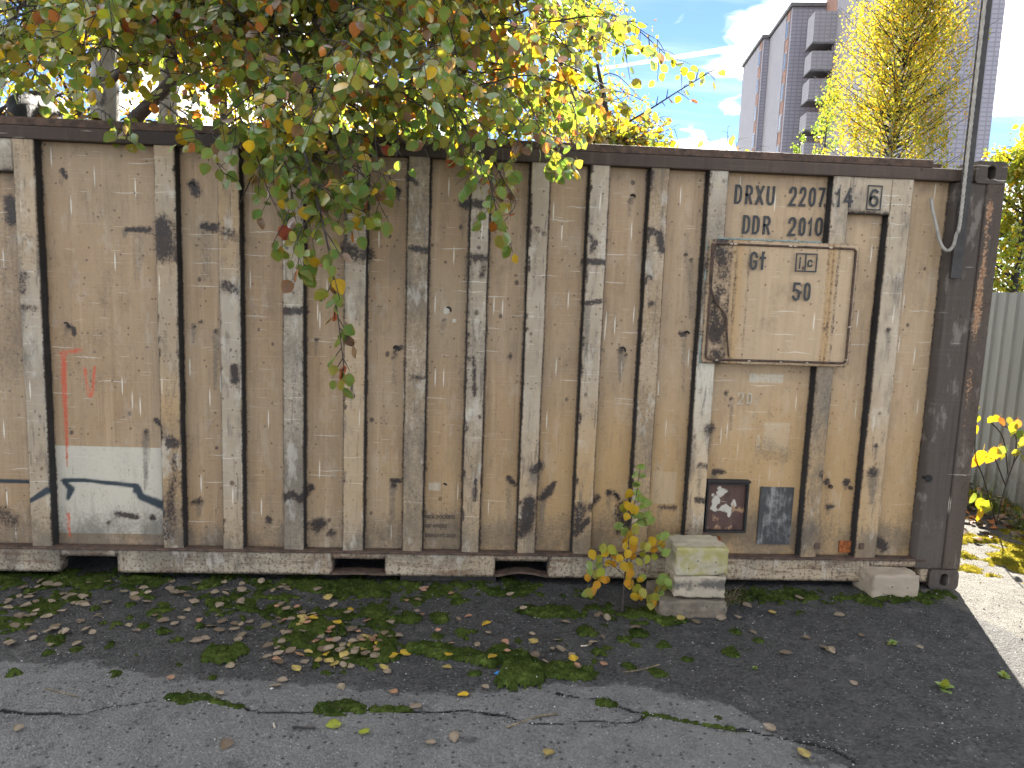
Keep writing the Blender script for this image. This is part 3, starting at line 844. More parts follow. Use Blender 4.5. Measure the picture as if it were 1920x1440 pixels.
xe = [-CL + .178] + [v for o in OPEN for v in (o[0], o[1])] + [-.178]
for i in range(0, len(xe) - 1, 2):
    if xe[i + 1] - xe[i] > .02: rail_mesh(xe[i], xe[i + 1], zr0, zt, i)
for a, b, ztop, zlip in OPEN:
    rail_mesh(a, b, ztop, zt, int(abs(a) * 10))
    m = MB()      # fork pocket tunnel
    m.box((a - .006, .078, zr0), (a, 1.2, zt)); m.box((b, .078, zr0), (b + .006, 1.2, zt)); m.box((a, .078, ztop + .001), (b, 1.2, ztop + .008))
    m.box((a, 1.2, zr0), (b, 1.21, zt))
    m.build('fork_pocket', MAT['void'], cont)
    if zlip:
        arch = .022 if a > -3 else .004
        ts = np.linspace(0, 1, 13); V = []
        for t in ts:
            x = a + t * (b - a); h = arch * math.sin(math.pi * t) ** 1.4
            V += [(x, -.006, zr0 + h), (x, -.006, zlip - .012 + h), (x, .075, zlip - .012 + h), (x, .075, zr0 + h)]
        F = []
        for k in range(12):
            for q in range(4): F.append((k * 4 + q, k * 4 + (q + 1) % 4, k * 4 + 4 + (q + 1) % 4, k * 4 + 4 + q))
        mb = MB(); mb.add(V, F); mb.build('pocket_lip', MAT['brownrust'], cont)
m = MB(); m.box((-CL + .17, -.014, zt + .001), (-.2, .05, Z0 + .002)); bevel(m.build('bottom_ledge', MAT['brownrust'], cont), .003)
m = MB(); m.box((wx(750, 1085), .03, -.006), (wx(930, 1085), .2, .034)); m.build('packing_timber', MAT['bark_dark'], cont)

# corner posts


def post(x0, x1, flip):
    xa = x0 + (x1 - x0) * (.62 if not flip else .38)
    a, b = (x0, xa) if not flip else (xa, x1)
    c, d = (xa + .001, x1) if not flip else (x0, xa - .001)

    def ex(X, Z):
        return {'white': np.clip(.55 - np.abs(X - (x0 + .03)) / .03, 0, 1) * (Z < 1.1) * fbm(Z * 4, X * 9, 3, 3) * 1.2,
                'tan': np.clip(.8 - np.abs(X - x0) / .06, 0, 1)}
    sheet('corner_post', a, b, .12, 2.32, -.008, 'post', cont, ex, seed=51, dent=.003, thick=.1)

    def ex2(X, Z):
        k = np.clip((Z - .75) / .4, 0, 1) * np.clip((2.28 - Z) / .08, 0, 1)
        side = np.clip(.95 - np.abs(X - (x0 + x1 * 0 + .19 + .0 * Z)) / .05, 0, 1)
        return {'orange': k * side * (.35 + .75 * fbm(X * 14, Z * 5, 61, 3)), 'rust': .45 * fbm(X * 9, Z * 6, 17, 3)}
    sheet('corner_post', c, d, .12, 2.32, -.016, 'post', cont, ex2, seed=57, dent=.003, thick=.1)


post(post_l, post_r, False); post(-CL, -CL + .262, True)
for a, b in ((post_l + .01, -.006), (-CL + .006, -CL + .25)):
    m = MB(); m.box((a, .01, .12), (b, .16, 2.32)); m.build('post_core', MAT['dark'], cont)
for x0 in (-.16, -CL + .02):
    for y0 in (CD - .15,):
        m = MB(); m.box((x0, y0, .12), (x0 + .14, CD, 2.32)); m.build('corner_post', MAT['post'], cont)
m = MB()
q = at_y(1741, 897, -.01); m.tube([(q[0], -.014, q[2]), (q[0], .02, q[2])], .022, 10); m.build('post_hole_disc', MAT['void'], cont)  # solid dark disc: the shade inside a hole put in as colour


def casting(x0, z0, y0=-.019, back=False):
    """ISO corner fitting with an oval hole in its long face"""
    w, h, d = .178, .118, .162; n = 24
    V = []; F = []
    cx, cz = x0 + w / 2, z0 + h / 2; rx, rz = .024, .038
    for k in range(n):
        a = 2 * math.pi * (k + .5) / n; c, s = math.cos(a), math.sin(a)
        t = min(w / 2 / max(abs(c), 1e-6), h / 2 / max(abs(s), 1e-6)); V.append((cx + c * t, y0, cz + s * t))
    b = len(V)
    for k in range(n):
        a = 2 * math.pi * (k + .5) / n; s = math.sin(a)
        V.append((cx + rx * math.cos(a), y0, cz + (rz - rx) * (1 if s > 0 else -1) + rx * s))
    for k in range(n): v = V[b + k]; V.append((v[0], y0 + .06, v[2]))
    for k in range(n):
        j = (k + 1) % n
        F += [(k, j, b + j, b + k), (b + k, b + j, b + n + j, b + n + k)]
    F.append(tuple(b + n + k for k in range(n)))
    for k in range(n): v = V[k]; V.append((v[0], y0 + d, v[2]))
    c0 = b + 2 * n
    for k in range(n): j = (k + 1) % n; F.append((j, k, c0 + k, c0 + j))
    F.append(tuple(c0 + k for k in range(n)))
    if back: V = [(x, CD - (y - y0), z) for x, y, z in V]
    mb = MB(); mb.add(V, F)
    o = mb.build('corner_casting', MAT['post'], cont)
    return o


for x0 in (-.178 + .002, -CL - .002):
    for z0 in (0, CH - .118): casting(x0, z0); casting(x0, z0, back=True)

# access plate on the right half
ax0, ax1 = wx(1322, 565, -.01), wx(1603, 565, -.01); az1, az0 = wz(1465, 453, -.01), wz(1455, 685, -.01)
PAN = (ax0, ax1, az0, az1)


def rounded_sheet(name, x0, x1, z0, z1, yf, thick, rad, mat, parent, extra=None, wave=0.):
    n = int((x1 - x0) / .009); m_ = int((z1 - z0) / .009)
    X, Z = np.meshgrid(np.linspace(x0, x1, n), np.linspace(z0, z1, m_))
    # pull the corners in to a radius
    for (cx, cz, sx, sz) in ((x0 + rad, z0 + rad, -1, -1), (x1 - rad, z0 + rad, 1, -1), (x0 + rad, z1 - rad, -1, 1), (x1 - rad, z1 - rad, 1, 1)):
        ix = (X - cx) * sx > 0; iz = (Z - cz) * sz > 0; k = ix & iz
        u, v = (X[k] - cx) / rad, (Z[k] - cz) / rad; mx = np.maximum(np.abs(u), np.abs(v)) + 1e-9; r = mx / (np.hypot(u, v) + 1e-9)
        X[k] = cx + u * r * rad; Z[k] = cz + v * r * rad
    Y = yf + (fbm(X * 5, Z * 3, 9, 3) - .5) * .012 + wave * np.sin((X - x0) * 17)
    A = stain_attrs(X, Z, extra(X, Z) if extra else None)
    for k in ('white',): A[k] = A[k] * .4
    V = np.stack([X, Y, Z], -1).reshape(-1, 3); F = grid_faces(n, m_)
    i = np.arange(n * m_).reshape(m_, n); ring = np.r_[i[0, :], i[1:, -1], i[-1, -2::-1], i[-2:0:-1, 0]]
    b = V[ring].copy(); b[:, 1] = yf + thick; k = len(ring); j = np.arange(k)
    F2 = np.stack([ring, len(V) + j, len(V) + (j + 1) % k, np.roll(ring, -1)], -1)
    A = {q: np.r_[v, v[ring]] for q, v in A.items()}
    return link(name, mesh_np(name, np.r_[V, b], np.r_[F, F2], [MAT[mat]], True, A), parent)


def plate_extra(X, Z):
    x0, x1, z0, z1 = PAN
    u = (X - x0) / (x1 - x0); w = (Z - z0) / (z1 - z0)
    left = np.clip(1.15 - np.abs(u - .09) / .09, 0, 1) * (fbm(X * 19, Z * 13, 33, 4) * 1.9 - .22)
    lines = sum(np.clip(1.0 - np.abs(u - c - .006 * (fbm(Z * 6, Z * 0 + c, 2, 3) - .5)) / .012, 0, 1) * a for c, a in ((.155, 1.), (.19, .9), (.27, .5), (.8, .55), (.83, .8), (.865, .9)))
    lines = lines * (.45 + .8 * fbm(Z * 7, X * 20, 12, 3))
    border = np.clip(.62 - np.minimum.reduce([u, 1 - u, w, 1 - w]) / .03, 0, 1)
    return {'rust': np.maximum.reduce([left, lines * .8, border * .8]), 'tan': np.clip(1 - np.abs(u - .2) / .1, 0, 1) * .8 + np.clip(1 - np.abs(u - .82) / .06, 0, 1),
            'white': np.clip(1 - np.abs(u - .93) / .06, 0, 1) * .9}


plate = rounded_sheet('access_plate', ax0, ax1, az0, az1, -.012, .03, .025, 'plate', cont, plate_extra, .0015)
plate['label'] = 'patched raised plate with rusted flaking left side'
fp = rounded_sheet('teal_backing_sheet', ax0 - .007, ax0 + .06, az0 - .003, az0 + (az1 - az0) * .97, .004, .02, .01, 'teal', plate)
m = MB(); m.box((ax0 + .05, -.006, az1 + .002), (ax0 + .62, .012, az1 + .009)); m.build('teal_backing_sheet', MAT['teal'], plate)
ins = .024
loop = []
cxs = [(ax0 + ins, az0 + ins, math.pi), (ax1 - ins, az0 + ins, 1.5 * math.pi), (ax1 - ins, az1 - ins, 0), (ax0 + ins, az1 - ins, .5 * math.pi)]
for cx, cz, a0 in cxs:
    sx = 1 if cx < (ax0 + ax1) / 2 else -1; sz = 1 if cz < (az0 + az1) / 2 else -1
    for k in range(5):
        a = a0 + k / 4 * math.pi / 2; loop.append((cx + sx * .02 + .02 * math.cos(a), -.017 + random.uniform(-.002, .002), cz + sz * .02 + .02 * math.sin(a)))
loop.append(loop[0])
m = MB(); m.tube(loop, .0065, 6, False); m.build('weld_bead', MAT['brownrust'], plate, True)
tear = [at_y(x, y, -.019) for x, y in ((1336, 455), (1333, 500), (1332, 535), (1345, 570), (1361, 592), (1363, 625), (1366, 668))]
m = MB(); m.tube(smooth_path(tear, 4), .0055, 5); m.build('torn_edge', MAT['brownrust'], plate, True)
for k in range(11):   # bright chips along the bead
    t = random.random()
    side = random.choice('tttbbr')
    p = {'t': (ax0 + t * (ax1 - ax0), az1 - .022), 'b': (ax0 + t * (ax1 - ax0), az0 + .02), 'r': (ax1 - .02, az0 + t * (az1 - az0))}[side]
    V = [(p[0] + .009 * math.cos(a) * random.uniform(.6, 1.4), -.0245, p[1] + .005 * math.sin(a) * random.uniform(.6, 1.4)) for a in np.linspace(0, 5.5, 7)]
    V2 = [(x, -.014, z) for x, y, z in V]
    mb = MB(); mb.add(V + V2, [tuple(range(6, -1, -1))] + [(i, (i + 1) % 7, 7 + (i + 1) % 7, 7 + i) for i in range(7)]); mb.build('paint_chip', MAT['letter_white'], plate)

# hatch with flaked white paint
hx0, hx1 = wx(1327, 950, .02), wx(1398, 950, .02); hz1, hz0 = wz(1362, 908, .02), wz(1358, 995, .02)


def hatch_extra(X, Z):
    u = (X - hx0) / (hx1 - hx0); w = (Z - hz0) / (hz1 - hz0)
    v = np.maximum.reduce([np.clip(1.3 - np.hypot((u - .35) / .2, (w - .82) / .13), 0, 1), np.clip(1.3 - np.hypot((u - .2) / .14, (w - .6) / .22), 0, 1),
                           np.clip(1.3 - np.hypot((u - .48) / .3, (w - .46) / .1), 0, 1), np.clip(1.3 - np.hypot((u - .7) / .1, (w - .55) / .12), 0, 1), np.clip(1.3 - np.hypot((u - .6) / .05, (w - .36) / .1), 0, 1)])
    return {'white': v * .95 + (fbm(X * 45, Z * 45, 5, 4) - .5) * 1.1 * (v > .05), 'orange': np.clip(fbm(X * 18, Z * 18, 77, 3) - .42, 0, 1) * 1.6}


MAT['hatch'] = paint_mat('hatch_paint', (.045, .024, .02), (.075, .038, .027), drips=0, scratch=.1, spots=.5)
_keep = STAINS[:]; STAINS.clear()
hb = sheet('hatch', hx0, hx1, hz0, hz1, .034, 'hatch', cont, hatch_extra, step=.006, dent=.003, seed=5, thick=.012)
STAINS.extend(_keep)
m = MB(); t = .011
m.box((hx0 - t, .012, hz0 - t), (hx0, .052, hz1 + t)); m.box((hx1, .012, hz0 - t), (hx1 + t, .052, hz1 + t))
m.box((hx0, .0125, hz0 - t), (hx1, .052, hz0)); m.box((hx0 - t - .004, .004, hz1 + .001 + t), (hx1 + t + .006, .052, hz1 + t + .012)); m.box((hx0, .0125, hz1), (hx1, .052, hz1 + t))
bevel(m.build('hatch_frame', MAT['side'], hb), .002)


# dark sticker, scraped
def sticker_mat():
    def f(g):
        co = g.n('TexCoord').outputs['Object']
        n = g.noise(g.map(co, (1, 1, .8)), 9, 7, .68); sc = g.noise(g.map(co, (45, 1, 4)), 1, 5, .65)
        c = g.mix(g.ss(n, .3, .7), (.034, .034, .034), (.055, .054, .053))
        c = g.mix(g.ss(g.m('ADD', g.m('MULTIPLY', n, .75), g.m('MULTIPLY', sc, .4)), .55, .72, 0, .75), c, (.28, .27, .25))
        return {'Base Color': c, 'Roughness': .55}
    return principled('scraped_sticker', f)


MAT['sticker'] = sticker_mat()
sx0, sx1 = wx(1422, 965, YP), wx(1484, 965, YP); sz1, sz0 = wz(1453, 913, YP), wz(1450, 1020, YP)
m = MB(); m.box((sx0, YP - .0075, sz0), (sx1, YP + .004, sz1)); m.build('dark_sticker', MAT['sticker'], cont)
for (x0, y0, x1, y1, mt, Y) in ((1571, 1012, 1596, 1037, 'orange_rust', YP), (1326, 1004, 1351, 1030, 'orange_rust', YP)):
    q = at_y((x0 + x1) / 2, (y0 + y1) / 2, Y); hw = (x1 - x0) / 690
    m = MB(); m.box((q[0] - hw, Y - .012, q[2] - hw), (q[0] + hw, Y + .01, q[2] + hw)); bevel(m.build('rust_eaten_plate', MAT[mt], cont), .003)
for x, y, Y in ((1532, 1024, YR), (1615, 1024, YR)):
    q = at_y(x, y, Y); m = MB(); m.box((q[0] - .015, Y - .006, q[2] - .018), (q[0] + .015, Y + .01, q[2] + .018)); bevel(m.build('square_lug', MAT['brownrust'], cont), .003)
for x, y, Y in ((1557, 912, YP), (1594, 914, YP)):
    q = at_y(x, y, Y); m = MB(); m.tube([(q[0], Y - .014, q[2]), (q[0], Y + .01, q[2])], [.011, .014], 8); m.build('bolt', MAT['brownrust'], cont)
# small lips left by dents: curled ridges pressed out of the panels
for x, y, Y in ((124, 612, YP), (360, 350, YP), (1186, 372, YP), (743, 360, YP), (742, 656, YP), (1287, 628, YP), (1167, 658, YP), (740, 907, YP), (1153, 932, YP), (833, 913, YP), (840, 583, YP)):
    q = at_y(x, y, Y)
    pts = [(q[0] + .016 * math.cos(a), Y - .003, q[2] + .02 * math.sin(a)) for a in np.linspace(random.uniform(-.5, .6), random.uniform(1.8, 2.9), 7)]
    m = MB(); m.tube(pts, [.002, .005, .006, .006, .006, .005, .002], 5); m.build('dent_lip', MAT['side'], cont, True)

# ------------------------------------------------------------------ lettering
GLY = {  # strokes on a unit box (x 0..1, y 0..1); arcs are polylines
    'D': [[(0, 0), (0, 1), (.55, 1), (.9, .86), (1, .66), (1, .34), (.9, .14), (.55, 0), (0, 0)]],
    'R': [[(0, 0), (0, 1), (.6, 1), (.92, .9), (1, .75), (.92, .6), (.6, .5), (0, .5)], [(.5, .5), (1, 0)]],
    'X': [[(0, 0), (1, 1)], [(0, 1), (1, 0)]],
    'U': [[(0, 1), (0, .24), (.14, .07), (.5, 0), (.86, .07), (1, .24), (1, 1)]],
    '2': [[(0, .74), (.05, .9), (.3, 1), (.7, 1), (.96, .9), (1, .72), (.88, .52), (0, 0), (1, 0)]],
    '0': [[(.5, 1), (.85, .93), (1, .76), (1, .24), (.85, .07), (.5, 0), (.15, .07), (0, .24), (0, .76), (.15, .93), (.5, 1)]],
    '7': [[(0, 1), (1, 1), (.35, 0)]],
    '1': [[(0, .72), (.75, 1), (.75, 0)]],
    '4': [[(.62, 1), (0, .28), (1, .28)], [(.72, .58), (.72, 0)]],
    '6': [[(.9, .9), (.6, 1), (.3, .97), (.06, .76), (0, .5), (0, .24), (.15, .07), (.5, 0), (.85, .07), (1, .24), (1, .38), (.85, .54), (.5, .6), (.15, .54), (0, .38)]],
    '5': [[(.95, 1), (.1, 1), (.04, .58), (.5, .62), (.85, .54), (1, .36), (1, .24), (.85, .07), (.5, 0), (.15, .07), (0, .2)]],
    'G': [[(1, .76), (.85, .93), (.5, 1), (.15, .93), (0, .76), (0, .24), (.15, .07), (.5, 0), (.85, .07), (1, .24), (1, .46), (.55, .46)]],
    't': [[(.45, 0), (.45, 1)], [(0, .68), (.95, .68)], [(.45, 1), (.62, 1)]],
    'i': [[(.5, 0), (.5, .66)], [(.5, .84), (.5, .99)]],
    'c': [[(1, .78), (.8, .95), (.5, 1), (.2, .93), (0, .72), (0, .28), (.2, .07), (.5, 0), (.8, .05), (1, .22)]],
}


def stroke_mesh(strokes, x, z, w, h, t, yf, th=.0016):
    mb = MB(); k = 0
    for s in strokes:
        P = [np.array((x + (p[0]) * (w - t) + t / 2, z + p[1] * (h - t) + t / 2)) for p in s]
        closed = np.allclose(P[0], P[-1]); n = len(P); L = []; Rr = []
        for i in range(n):
            if closed: a, b = (P[i - 1] if i > 0 else P[-2]), (P[i + 1] if i < n - 1 else P[1])
            else: a, b = P[max(i - 1, 0)], P[min(i + 1, n - 1)]
            d1 = P[i] - a; d2 = b - P[i]
            d1 = d1 / (np.linalg.norm(d1) + 1e-9) if np.linalg.norm(d1) > 1e-8 else d2 / np.linalg.norm(d2)
            d2 = d2 / (np.linalg.norm(d2) + 1e-9) if np.linalg.norm(d2) > 1e-8 else d1
            nn = np.array((-(d1 + d2)[1], (d1 + d2)[0])); ln = np.linalg.norm(nn)
            nn = nn / ln if ln > .3 else np.array((-d1[1], d1[0]))
            c = max(.5, nn @ np.array((-d1[1], d1[0])))
            off = nn * t / 2 / c
            e = np.zeros(2)
            if not closed and i == 0: e = -d2 * t * .45
            if not closed and i == n - 1: e = d1 * t * .45
            L.append(P[i] + off + e); Rr.append(P[i] - off + e)
        yk = yf - k * .0004; k += 1
        V = [(p[0], yk, p[1]) for p in L] + [(p[0], yk, p[1]) for p in Rr] + [(p[0], yk + th, p[1]) for p in L] + [(p[0], yk + th, p[1]) for p in Rr]
        F = []
        for i in range(n - 1):
            F += [(i, i + 1, n + i + 1, n + i), (i, 2 * n + i, 2 * n + i + 1, i + 1), (n + i, n + i + 1, 3 * n + i + 1, 3 * n + i)]
        mb.add(V, F)
    return mb


def glyph(ch, x0, y0, x1, y1, Y, t=.0135, mat='letter', parent=None, wide=1.):
    q = at_y((x0 + x1) / 2, (y0 + y1) / 2, Y); q2 = at_y((x0 + x1) / 2 + 10, (y0 + y1) / 2, Y); sc = 10 / abs(q2[0] - q[0])
    w, h = (x1 - x0) / sc * wide, (y1 - y0) / sc
    mb = stroke_mesh(GLY[ch], q[0] - w / 2, q[2] - h / 2, w, h, t, Y - .006)
    return mb.build('painted_character', MAT[mat], parent or cont)


for ch, a, b in (('D', 1377, 1391), ('R', 1397, 1411), ('X', 1416, 1432), ('U', 1437, 1452)): glyph(ch, a, 347 + (a - 1377) * .045, b, 382 + (a - 1377) * .045, YP)
for ch, a, b in (('2', 1479, 1493), ('2', 1498, 1511), ('0', 1516, 1529), ('7', 1533, 1546)): glyph(ch, a, 351 + (a - 1480) * .03, b, 386 + (a - 1480) * .03, YP)
for ch, a, b in (('1', 1567, 1576), ('4', 1582, 1600)): glyph(ch, a, 353, b, 388, YR)
o = glyph('6', 1629, 355, 1647, 388, YR)
for ch, a, b in (('D', 1392, 1406), ('D', 1410, 1424), ('R', 1430, 1444)): glyph(ch, a, 404 + (a - 1392) * .04, b, 438 + (a - 1392) * .04, YP)
for ch, a, b in (('2', 1477, 1492), ('0', 1497, 1510), ('1', 1514, 1523), ('0', 1528, 1542)): glyph(ch, a, 408, b, 442, YP)
YA = -.021
for ch, a, b, c, d in (('G', 1405, 1420, 472, 506), ('t', 1423, 1436, 472, 506), ('5', 1485, 1500, 530, 564), ('0', 1506, 1519, 530, 564)): glyph(ch, a, c, b, d, YA, parent=plate)
glyph('i', 1495, 482, 1503, 504, YA, .009, parent=plate); glyph('c', 1513, 487, 1523, 501, YA, .009, parent=plate)


def frame(x0, y0, x1, y1, Y, t, parent, div=None):
    q = at_y((x0 + x1) / 2, (y0 + y1) / 2, Y); w, h = (x1 - x0) / 345, (y1 - y0) / 345
    st_ = [[(0, 0), (0, 1), (1, 1), (1, 0), (0, 0)]] + ([[(div, 0), (div, 1)]] if div else [])
    stroke_mesh(st_, q[0] - w / 2, q[2] - h / 2, w, h, t, Y - .006).build('painted_frame', MAT['letter'], parent)


frame(1624, 348, 1653, 394, YR, .007, cont); frame(1490, 475, 1532, 510, YA, .008, plate, .46)
for ch, a, b in (('2', 1382, 1394), ('0', 1399, 1410)): glyph(ch, a, 736, b, 758, YP, .009, 'letter_white')
for k, (txt, x0, x1, yc) in enumerate((('fork pockets', 796, 853, 967), ('for empty', 796, 839, 984), ('transport only', 796, 854, 1002))):
    cu = bpy.data.curves.new('lettering', 'FONT'); cu.body = txt; cu.size = .042; cu.extrude = .0006; cu.offset = .0006
    to = bpy.data.objects.new('tmp', cu); COL.objects.link(to)
    bpy.context.view_layer.update()
    me = bpy.data.meshes.new_from_object(to.evaluated_get(bpy.context.evaluated_depsgraph_get()))
    bpy.data.objects.remove(to)
    co = np.array([v.co[:] for v in me.vertices]); w = co[:, 0].max() - co[:, 0].min()
    q0 = at_y(x0, yc, YP); q1 = at_y(x1, yc, YP); s = (q1[0] - q0[0]) / w
    for v in me.vertices: v.co = (q0[0] + (v.co[0] - co[:, 0].min()) * s, YP - .0065 - v.co[2], q0[2] + (v.co[1] - .012) * 1.05)
    me.materials.append(MAT['letter_faint']); link('painted_line_of_text', me, cont)

# ------------------------------------------------------------------ pole and conduit on the corner post
pb = at_y(1783, 522, -.03); pole_x = pb[0]
pole = thing('steel_pole', (pole_x, -.04, pb[2]), 'dark steel angle bar standing up from the right corner post of the container', 'pole')
m = MB(); m.box((pole_x - .014, -.05, pb[2]), (pole_x + .044, -.042, 5.2)); bevel(m.build('front_flange', MAT['dark'], pole), .002)
m = MB(); m.box((pole_x + .036, -.0415, pb[2]), (pole_x + .044, -.0165, 5.2)); m.build('side_flange', MAT['dark'], pole)
cpts = [at_y(x, y, Y) for x, y, Y in ((1746, 373, .03), (1748, 390, -.01), (1756, 425, -.03), (1763, 455, -.045), (1775, 470, -.06), (1787, 462, -.065), (1793, 440, -.065))]
xc = pole_x - .012
cpts += [np.array((xc + .004, -.066, z)) for z in (2.1, 2.5, 3.0, 3.8, 5.0)]
path = smooth_path(cpts, 26)
rad = [.0085 + (.0018 if i % 2 else -.0006) for i in range(len(path))]
m = MB(); m.tube(path, rad, 8)
co = m.build('flexible_conduit', MAT['conduit'], None, True)
tag(co, 'pale corrugated conduit looping out of the container wall and running up the pole', 'conduit')

# ------------------------------------------------------------------ leaves
LEAF_MID = [0, .3, .55, .8, 1.02]
LEAF_EDGE = [(.30, .10), (.46, .34), (.42, .62), (.22, .86)]


def leaf_shape(fold=.18, curl=.15, wave=.05, seed=0, wscale=1.):
    """unit leaf: x across, y along the midrib, z up; returns verts, faces, edge weight"""
    r = random.Random(seed); V = []; E = []
    for v in LEAF_MID: V.append((0, v, curl * (v - .4) ** 2 * -1)); E.append(0)
    for s in (-1, 1):
        for u, v in LEAF_EDGE:
            V.append((s * u * wscale * r.uniform(.9, 1.08), v + r.uniform(-.02, .02), fold * u + curl * (v - .4) ** 2 * -1 + r.uniform(-wave, wave))); E.append(1)
    F = []
    for o, fl in ((5, 0), (9, 1)):
        for q in ((0, o, o + 1, 1), (1, o + 1, o + 2, 2), (2, o + 2, o + 3, 3), (3, o + 3, 4)):
            F.append(tuple(reversed(q)) if fl else q)
    # stalk
    b = len(V); V += [(-.014, 0, 0), (.014, 0, 0), (.008, -.38, -.06), (-.008, -.38, -.06)]; E += [0, 0, 0, 0]
    F.append((b, b + 1, b + 2, b + 3))
    return np.array(V), F, np.array(E, float)


SHAPES = [leaf_shape(random.uniform(-.25, .45), random.uniform(-.3, .5), .05, k, random.uniform(.85, 1.05)) for k in range(8)]
FLAT = [leaf_shape(random.uniform(-.05, .12), random.uniform(-.15, .25), .035, k + 50, random.uniform(.8, 1.02)) for k in range(8)]
SMALL = (np.array([(0, 0, 0), (.36, .42, .1), (0, 1, -.06), (-.36, .42, .1)]), [(0, 1, 2, 3)], np.array([0, 1, 1, 1.]))
CLASS = {  # base colours
    'green': (.12, .215, .055), 'green2': (.18, .27, .07), 'olive': (.28, .27, .06), 'lime': (.22, .25, .03), 'yellow': (.5, .33, .025), 'gold': (.52, .26, .025),
    'orange': (.42, .15, .045), 'brown': (.17, .095, .055), 'mauve': (.22, .14, .11), 'red': (.33, .06, .04),
    'dry1': (.24, .19, .14), 'dry2': (.3, .24, .175), 'dry3': (.17, .125, .09), 'pink': (.36, .19, .12), 'straw': (.42, .32, .1),
}


def pick(weights, n):
    ks = list(weights); w = np.array([weights[k] for k in ks], float); w /= w.sum()
    return [ks[i] for i in rng.choice(len(ks), n, p=w)]


def frames(t, nrm):
    t = t / (np.linalg.norm(t, axis=1, keepdims=True) + 1e-9)
    nrm = nrm - t * (nrm * t).sum(1, keepdims=True); nrm = nrm / (np.linalg.norm(nrm, axis=1, keepdims=True) + 1e-9)
    return np.cross(t, nrm), t, nrm


def leaf_cloud(name, pos, t, nrm, size, cls, mat, parent, small=False, **props):
    X, T, N = frames(t, nrm); n = len(pos)
    Vs = []; Fs = []; Cs = []; base = 0
    shapes = [SMALL] if small else SHAPES
    sid = rng.integers(0, len(shapes), n)
    for k, (V, F, E) in enumerate(shapes):
        ix = np.where(sid == k)[0]
        if not len(ix): continue
        v = pos[ix, None] + size[ix, None, None] * (V[None, :, 0:1] * X[ix, None] + V[None, :, 1:2] * T[ix, None] + V[None, :, 2:3] * N[ix, None])
        col = np.array([CLASS[cls[i]] for i in ix]) * rng.uniform(.75, 1.25, (len(ix), 1))
        c = np.concatenate([np.repeat(col[:, None], len(V), 1), np.repeat(E[None, :, None], len(ix), 0)], 2)
        Vs.append(v.reshape(-1, 3)); Cs.append(c.reshape(-1, 4))
        for j in range(len(ix)):
            Fs += [tuple(q + base + j * len(V) for q in f) for f in F]
        base += len(ix) * len(V)
    me = mesh_np(name, np.concatenate(Vs), Fs, [MAT[mat]], not small, {'col': np.concatenate(Cs)})
    return link(name, me, parent, **props)


LEAF_CACHE = {}


def leaf_obj(pos, t, nrm, size, cls, mat, parent, name='leaf', var=None):
    k = (cls, mat, random.randrange(8) if var is None else var)
    if k not in LEAF_CACHE:
        V, F, E = (FLAT if mat == 'leaf_dry' else SHAPES)[k[2] % 8]
        col = np.array(CLASS[cls]) * random.uniform(.8, 1.2)
        LEAF_CACHE[k] = mesh_np('leaf', V, F, [MAT[mat]], True, {'col': np.c_[np.repeat(col[None], len(V), 0), E]})
    X, T, N = frames(np.array([t], float), np.array([nrm], float))
    o = bpy.data.objects.new(name, LEAF_CACHE[k]); COL.objects.link(o)
    if parent is not None: adopt(o, parent)
    o.matrix_basis = Matrix(((X[0][0] * size, T[0][0] * size, N[0][0] * size, pos[0]), (X[0][1] * size, T[0][1] * size, N[0][1] * size, pos[1]), (X[0][2] * size, T[0][2] * size, N[0][2] * size, pos[2]), (0, 0, 0, 1)))
    return o


CLEAR = [(165, 70, 235, 235), (292, 110, 338, 235), (25, 165, 118, 240), (-50, 0, 60, 60), (236, 190, 292, 235)]


